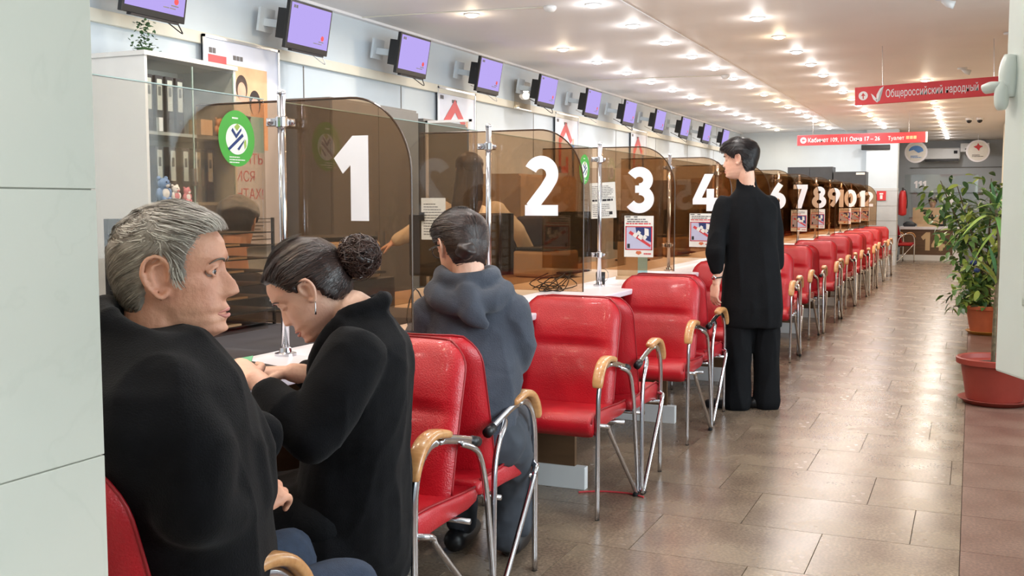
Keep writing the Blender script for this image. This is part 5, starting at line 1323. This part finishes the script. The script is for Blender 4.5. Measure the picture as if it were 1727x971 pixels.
# ---- 4. standing figure in black
def standing():
    t = person('standing woman in black with short dark hair beside the chairs', (-1.20, 6.36, 0))
    H = V3(-1.300, 6.345, 1.518); az = 178; hm_ = headm(H, az, 2, 0, .98)
    X_, Y_ = V3(.95, .30, 0).normalized(), V3(-.30, .95, 0).normalized()
    bm = bmesh.new(); head_grid(bm, hm_, .85); lids(bm, hm_)
    for s in (-1, 1): ear_shapes(bm, hm_, s, .95)
    limb(bm, [hm_ @ V3(0, -.03, -.04), hm_ @ V3(0, -.04, -.10), V3(-1.255, 6.36, 1.36), V3(-1.245, 6.37, 1.30)], [.054, .050, .052, .07], n=16)
    loft(bm, [(V3(-1.245, 6.37, 1.28), X_*.06, Y_*.05), (V3(-1.24, 6.37, 1.1), X_*.10, Y_*.07), (V3(-1.23, 6.37, .85), X_*.10, Y_*.07)], 14)
    w_ = V3(-1.398, 6.215, .775); hand(bm, w_, (-.12, -.08, -1), (-.6, -.75, .1), 1, .30, .98); limb(bm, [(-1.388, 6.235, .88), w_], [.034, .025])
    w2 = V3(-1.09, 6.49, .80); hand(bm, w2, (0, 0, -1), (.8, .1, 0), -1, .3, .95); limb(bm, [(-1.09, 6.49, .92), w2], [.034, .025])
    b_ = fuse('body', bm, .005, 2, 'skin2', t)
    eyes(hm_, b_); brows(hm_, b_, 'hairk', .9); lips(hm_, b_)
    def line(p): return interp([(-.11, -.088), (-.045, -.080), (-.034, -.05), (-.028, .0), (.004, .014), (.012, -.006), (.03, .0), (.045, .010), (.06, .030), (.09, .034)], p.y)
    def thick(p): return .014+.012*smooth01((p.z)/.08)+.010*smooth01((p.y-.03)/.05)+.008*smooth01((-p.y-.03)/.06)*smooth01((p.z+.02)/.05)
    hair_cap(hm_, line, thick, 'hairk', t, .004)
    strands(hm_, line, thick, lambda q: V3(q.x*3, .3+q.y*8, -1), 1500, .05, ('hairk', 'hairb'), t, 6, .0016, .003)
    bm = bmesh.new(); c = w_+V3(.004, 0, .03); tube(bm, [c+X_*.030*cos(a)+Y_*.027*sin(a)+V3(0, 0, .004*cos(a)) for a in [2*pi*i/20 for i in range(21)]], .0045, 6); wt = obj('watch_strap', bm, 'black', t, smooth=True)
    bm = bmesh.new(); ball(bm, c+V3(-.012, -.030, 0), .014, 12, (1, .35, 1)); obj('watch_face', bm, 'chrome', wt, smooth=True)
    bm = bmesh.new()
    loft(bm, [(V3(-1.205, 6.36, .50), X_*.175, Y_*.13), (V3(-1.21, 6.365, .62), X_*.185, Y_*.145), (V3(-1.215, 6.37, .80), X_*.178, Y_*.135), (V3(-1.225, 6.37, .98), X_*.162, Y_*.12), (V3(-1.235, 6.37, 1.14), X_*.160, Y_*.115), (V3(-1.24, 6.37, 1.23), X_*.165, Y_*.10), (V3(-1.245, 6.37, 1.29), X_*.125, Y_*.085), (V3(-1.255, 6.37, 1.345), X_*.062, Y_*.06)], 28)
    limb(bm, [V3(-1.258, 6.365, 1.325), V3(-1.262, 6.365, 1.385)], [.066, .058], n=18)       # high collar
    limb(bm, [(-1.375, 6.30, 1.24), (-1.405, 6.25, 1.08), (-1.405, 6.205, .955)], [.062, .055, .062], n=16)
    limb(bm, [(-1.405, 6.205, .965), (-1.405, 6.213, .91), (-1.402, 6.222, .86)], [.062, .055, .044], n=16)
    limb(bm, [(-1.125, 6.43, 1.245), (-1.10, 6.46, 1.08), (-1.09, 6.48, .88)], [.060, .052, .045], n=16)
    fuse('black_jacket', bm, .009, 3, 'black_cloth', t, folds(.007, 10, 10, 3, 5))
    bm = bmesh.new()
    for hx, hy, kx, ky, fx, fy in ((-1.27, 6.33, -1.275, 6.30, -1.275, 6.28), (-1.14, 6.40, -1.125, 6.38, -1.115, 6.38)):
        limb(bm, [(hx, hy, .66), (kx, ky, .42), ((kx+fx)/2, (ky+fy)/2, .22), (fx, fy, .045)], [.095, .082, .078, .088], n=18)
    fuse('trousers', bm, .009, 3, 'black_cloth', t, folds(.006, 14, 14, 3, 7))
    for x, y in ((-1.30, 6.255), (-1.14, 6.35)):
        bm = bmesh.new(); limb(bm, [(x+.03, y+.01, .036), (x-.05, y-.0, .034), (x-.14, y-.01, .026)], [.034, .036, .028], n=14)
        for v in bm.verts: v.co.z = max(v.co.z, .003)
        obj('shoe', bm, 'black', t, smooth=True)
    root_fix(t)
standing()

# ---- 5-8. clerks behind the glass, far clerk
def clerk(label, H, az, pitch, hairm, cloth, long=False, arms=None, skin='skin2', vox=.007, base=0, lean=(0, 0), hw=.19):
    H = Vector(H); t = person(label, (H.x, H.y, base)); hm_ = headm(H, az, pitch, 0, .98)
    f = V3(cos(radians(az)), sin(radians(az)), 0); x = V3(f.y, -f.x, 0)
    nb = H-f*.03+V3(0, 0, -.20)
    bm = bmesh.new(); head_grid(bm, hm_, .85, 60, 50)
    for s in (-1, 1): ear_shapes(bm, hm_, s, .95)
    limb(bm, [hm_ @ V3(0, -.03, -.04), hm_ @ V3(0, -.035, -.10), nb, nb+V3(0, 0, -.06)], [.054, .050, .054, .07], n=14)
    loft(bm, [(nb+V3(0, 0, -.05), x*.12, f*.07), (nb+V3(0, 0, -.30), x*.12, f*.08), (nb-f*.02+V3(0, 0, -.5), x*.12, f*.08)], 14)
    A = arms or [[nb+x*s*hw*.9+V3(0, 0, -.07), nb+x*s*(hw+.06)+V3(0, 0, -.32), nb+x*s*.15+f*.24+V3(0, 0, -.34)] for s in (-1, 1)]
    for s, a in zip((-1, 1), A):
        d = (Vector(a[2])-Vector(a[1])).normalized(); hand(bm, a[2], d, (0, 0, 1), s, .3, .95); limb(bm, [Vector(a[2])-d*.08, a[2]], [.032, .025])
    fuse('body', bm, vox*.8, 2, skin, t)
    def line(p): return interp([(-.11, -.08), (-.034, -.05), (-.028, .0), (.004, .02), (.012, -.006), (.03, .01), (.06, .05), (.09, .058)], p.y)
    hair_cap(hm_, line, lambda p: .016+.008*smooth01(p.z/.07), hairm, t, .004, 60, 40)
    if long:
        bm = bmesh.new(); loft(bm, [(hm_ @ V3(0, -.045, .05), hm_.to_3x3() @ V3(.085, 0, 0), hm_.to_3x3() @ V3(0, .06, 0)), (hm_ @ V3(0, -.06, -.03), hm_.to_3x3() @ V3(.092, 0, 0), hm_.to_3x3() @ V3(0, .055, 0)), (nb-f*.08+V3(0, 0, .0)+x*-.02, x*.10, f*.045), (nb-f*.115+V3(0, 0, -.14)-x*.05, x*.075, f*.03), (nb-f*.12+V3(0, 0, -.24)-x*.07, x*.035, f*.018)], 22)
        fuse('long_hair', bm, .007, 2, hairm, t, folds(.004, 30, 30, 4, 2))
    bm = bmesh.new()
    loft(bm, [(nb-f*.02+V3(0, 0, -.55), x*hw*.95, f*.13), (nb-f*.01+V3(0, 0, -.38), x*hw*.82, f*.12), (nb+V3(0, 0, -.20), x*hw*.92, f*.12), (nb+V3(0, 0, -.08), x*hw*.95, f*.09), (nb+V3(0, 0, -.02), x*.09, f*.07)], 22)
    for a in A:
        a = [Vector(p) for p in a]; limb(bm, [a[0], (a[0]+a[1])/2, a[1]], [.072, .062, .054], n=14); limb(bm, [a[1], (a[1]+a[2])/2, a[2]-(a[2]-a[1]).normalized()*.03], [.054, .05, .04], n=14)
    fuse('shirt', bm, vox, 3, cloth, t, folds(.006, 10, 10, 8, 3))
    bm = bmesh.new(); loft(bm, [(nb-f*.02+V3(0, 0, -.52), x*.18, f*.13), (nb-f*.0+V3(0, 0, -.62), x*.19, f*.16)], 20)
    zf = base+.08; zs = nb.z-.60
    if zs > .62:   # standing
        for s in (-1, 1): limb(bm, [nb+x*s*.09+V3(0, 0, -.58), V3(nb.x, nb.y, .5)+x*s*.09, V3(nb.x, nb.y, zf)+x*s*.1], [.09, .07, .05], n=12)
    else:
        for s in (-1, 1): limb(bm, [nb+x*s*.09+V3(0, 0, -.58), nb+x*s*.10+f*.38+V3(0, 0, -.58)], [.085, .065], n=12); limb(bm, [nb+x*s*.10+f*.38+V3(0, 0, -.58), V3(nb.x, nb.y, zf)+x*s*.10+f*.36], [.064, .05], n=12)
    fuse('trousers', bm, .014, 2, 'black_cloth', t)
    for s in (-1, 1):
        q = V3(nb.x, nb.y, .04+base)+x*s*.10+f*(.0 if zs > .62 else .36); bm = bmesh.new(); limb(bm, [q-f*.03, q+f*.06, q+f*.15], [.038, .04, .03], n=10)
        for v in bm.verts: v.co.z = max(v.co.z, base+.003)
        obj('shoe', bm, 'black', t, smooth=True)
    root_fix(t); return t
Hc = V3(-3.0, 6.10, 1.455)
sx = V3(.9145, .4045, 0)
nbc = Hc+V3(0, 0, -.20)
clerk('clerk in a pale yellow top with long dark hair behind screen two', Hc, 118, 6, 'hairb', 'yellow', True,
      [[nbc-sx*.17+V3(0, 0, -.06), nbc-sx*.34+V3(0, 0, -.17), nbc-sx*.50+V3(0, 0, -.26)], [nbc+sx*.17+V3(0, 0, -.06), nbc+sx*.31+V3(0, 0, -.18), nbc+sx*.36+V3(.0, .15, -.40)]])
clerk('clerk in a dark jacket dimly visible behind screen one', (-3.02, 3.78, 1.16), 110, 10, 'hairb', 'darkcloth')
clerk('clerk in a cream shirt, only the shoulder visible past the marble pillar', (-2.88, 2.42, 1.24), -30, 5, 'hairb', 'whitecloth', hw=.24)
clerk('clerk sitting far behind the desk numbered 14', (-.82, 25.35, 1.27), -90, 8, 'hairb', 'darkcloth', vox=.014)
clerk('clerk in a dark jacket sitting behind screen three', (-3.1, 7.5, 1.18), -50, 12, 'hairb2', 'darkcloth', vox=.01) if False else None

# ================================================================ PLANTS
def pot(t, r0, r1, h, m, ms, saucer=True, z0=.02):
    bm = bmesh.new(); lathe(bm, [(r0*.9, z0), (r0, z0+.01), (r1*.93, z0+h*.82), (r1*.94, z0+h*.84), (r1*1.06, z0+h*.86), (r1*1.07, z0+h*.98), (r1*1.03, z0+h), (r1*.96, z0+h*.98), (r1*.92, z0+h*.88), (r1*.88, z0+h*.86)], 40)
    o = obj('pot', bm, m, t, smooth=True); o.modifiers.new('e', 'EDGE_SPLIT').split_angle = radians(40)
    bm = bmesh.new(); lathe(bm, [(r1*.9, z0+h*.84), (r1*.5, z0+h*.865), (.02, z0+h*.87)], 24); obj('soil', bm, 'soil', t, smooth=True)
    if saucer:
        bm = bmesh.new(); lathe(bm, [(r0*1.05, 0), (r0*1.25, .028), (r0*1.30, .034), (r0*1.27, .036), (r0*1.05, .014), (.02, .012)], 36); obj('saucer', bm, ms, t, smooth=True)
    return z0+h*.86
def leaf_mesh(L, Wd, droop, fold=.25, seg=5):
    bm = bmesh.new(); rows = []
    for i in range(seg+1):
        u = i/seg; w_ = Wd*sin(pi*min(1, u*.93+.05))**.8*(1-.2*u); z = -droop*L*u*u; x = L*u
        rows.append([bm.verts.new((x, -w_/2, z+fold*w_*.5)), bm.verts.new((x, 0, z)), bm.verts.new((x, w_/2, z+fold*w_*.5))])
    for A, Q in zip(rows, rows[1:]):
        for k in range(2): bm.faces.new((A[k], A[k+1], Q[k+1], Q[k]))
    me = bpy.data.meshes.new('leaf'); bm.to_mesh(me); bm.free(); shade(me); return me
def ficus():
    t = thing('potted_ficus', 'tall leafy bush with small leaves in an orange pot beyond the nearer plant', 'plant', (.15, 10.9, 0))
    zs = pot(t, .135, .185, .26, 'terra2', 'yellowplastic')
    r = random.Random(21); stems = []
    for i in range(6):
        a = 2*pi*i/6; tx, ty = -.14+.30*cos(a), .26*sin(a)
        pts = [(.03*cos(a), .03*sin(a), zs-.01), (.05*cos(a)-.02, .05*sin(a), .62), (tx*.6, ty*.6, 1.05), (tx, ty, 1.40+.12*sin(i*2.3))]
        bm = bmesh.new(); tube(bm, pts, [.014, .011, .008, .004], 7, 4); obj('stem', bm, 'bark', t, smooth=True); stems.append(cr(pts, 10))
    ms = []
    for L, w_, d_ in ((.10, .052, .25), (.088, .045, .4), (.11, .056, .15)):
        for m in ('leaf', 'leafy', 'leafd'):
            me = leaf_mesh(L, w_, d_); me.materials.append(M[m]); ms.append(me)
    rest_ = bmesh.new(); n = 0; cand = []
    for i in range(820):
        st = r.choice(stems); p = Vector(st[r.randrange(9, len(st))]); u = p.z
        rad = .05+.20*smooth01((u-.35)/.6)
        q = p+V3(r.gauss(0, 1), r.gauss(0, 1), r.gauss(0, .8)).normalized()*rad*r.random()**.5+V3(-.05, 0, -.05)
        q.x = max(-.58, min(.40, q.x)); 
        if r.random() < .30: q = V3(-.12+r.gauss(0, .10), r.gauss(0, .12), r.uniform(.24, .60))
        q.z = max(.14, min(1.62, q.z)); cand.append(q)
    cand.sort(key=lambda q: q.y+abs(q.x)*.2)
    for i, q in enumerate(cand):
        rot = Matrix.Rotation(r.uniform(0, 2*pi), 4, 'Z') @ Matrix.Rotation(r.uniform(-.3, 1.0), 4, 'Y') @ Matrix.Rotation(r.uniform(-.6, .6), 4, 'X')
        w_ = r.random(); k = r.randrange(3)*3+(0 if w_ < .5 else (1 if w_ < .78 else 2))
        if i < 300:
            o = bpy.data.objects.new('leaf', ms[k]); C.objects.link(o); o.parent = t; o.matrix_local = Matrix.Translation(q) @ rot
        else:
            s0 = len(rest_.verts); rest_.from_mesh(ms[k]); rest_.verts.ensure_lookup_table()
            for v in rest_.verts[s0:]: v.co = (Matrix.Translation(q) @ rot) @ v.co
            rest_.faces.ensure_lookup_table()
            for f in rest_.faces[-10:]: f.material_index = k % 3
    obj('leaves', rest_, ['leaf', 'leafy', 'leafd'], t, smooth=True)['kind'] = 'stuff'
    bm = bmesh.new(); ball(bm, (-.12, -.30, .70), .03, 12, (1.2, .6, .8)); ball(bm, (-.09, -.30, .63), .028, 12, (1, .6, .9)); o = obj('ribbon', bm, 'navy', t, smooth=True); o['label'] = 'dark blue ribbon'
ficus()
def dracaena():
    t = thing('potted_dracaena', 'thin-trunked plant with long strap leaves in a large red-brown pot', 'plant', (.165, 7.12, 0))
    zs = pot(t, .165, .215, .27, 'terra', 'terra')
    tr = [(-.015, -.02, zs-.01), (-.012, -.02, .60), (.0, -.01, .95), (-.03, 0, 1.22)]
    bm = bmesh.new(); tube(bm, tr, [.014, .012, .011, .009], 9, 6); obj('trunk', bm, 'bark', t, smooth=True)
    bm = bmesh.new(); tube(bm, [(0, -.01, .95), (.05, .0, 1.05), (.07, .0, 1.16)], [.009, .008, .007], 8, 4); obj('branch', bm, 'bark', t, smooth=True)
    r = random.Random(5)
    me = [leaf_mesh(.34, .030, .55, .3, 9), leaf_mesh(.28, .026, .25, .3, 9), leaf_mesh(.30, .034, .9, .3, 9)]
    for i, m in enumerate(me): m.materials.append(M[('leaf', 'leafd', 'leafy')[i]])
    for top, n in ((V3(-.03, 0, 1.22), 22), (V3(.07, 0, 1.16), 12), (V3(-.01, -.015, .78), 7)):
        for i in range(n):
            o = bpy.data.objects.new('leaf', me[r.randrange(3)]); C.objects.link(o); o.parent = t
            el = r.uniform(-.1, 1.25) if n > 8 else r.uniform(-1.1, .2)
            if n == 7: el = r.uniform(.7, 1.3)
            o.matrix_local = Matrix.Translation(top+V3(0, 0, r.uniform(-.08, .02))) @ Matrix.Rotation(2*pi*i/n*1.9+r.random(), 4, 'Z') @ Matrix.Rotation(-el, 4, 'Y')
dracaena()
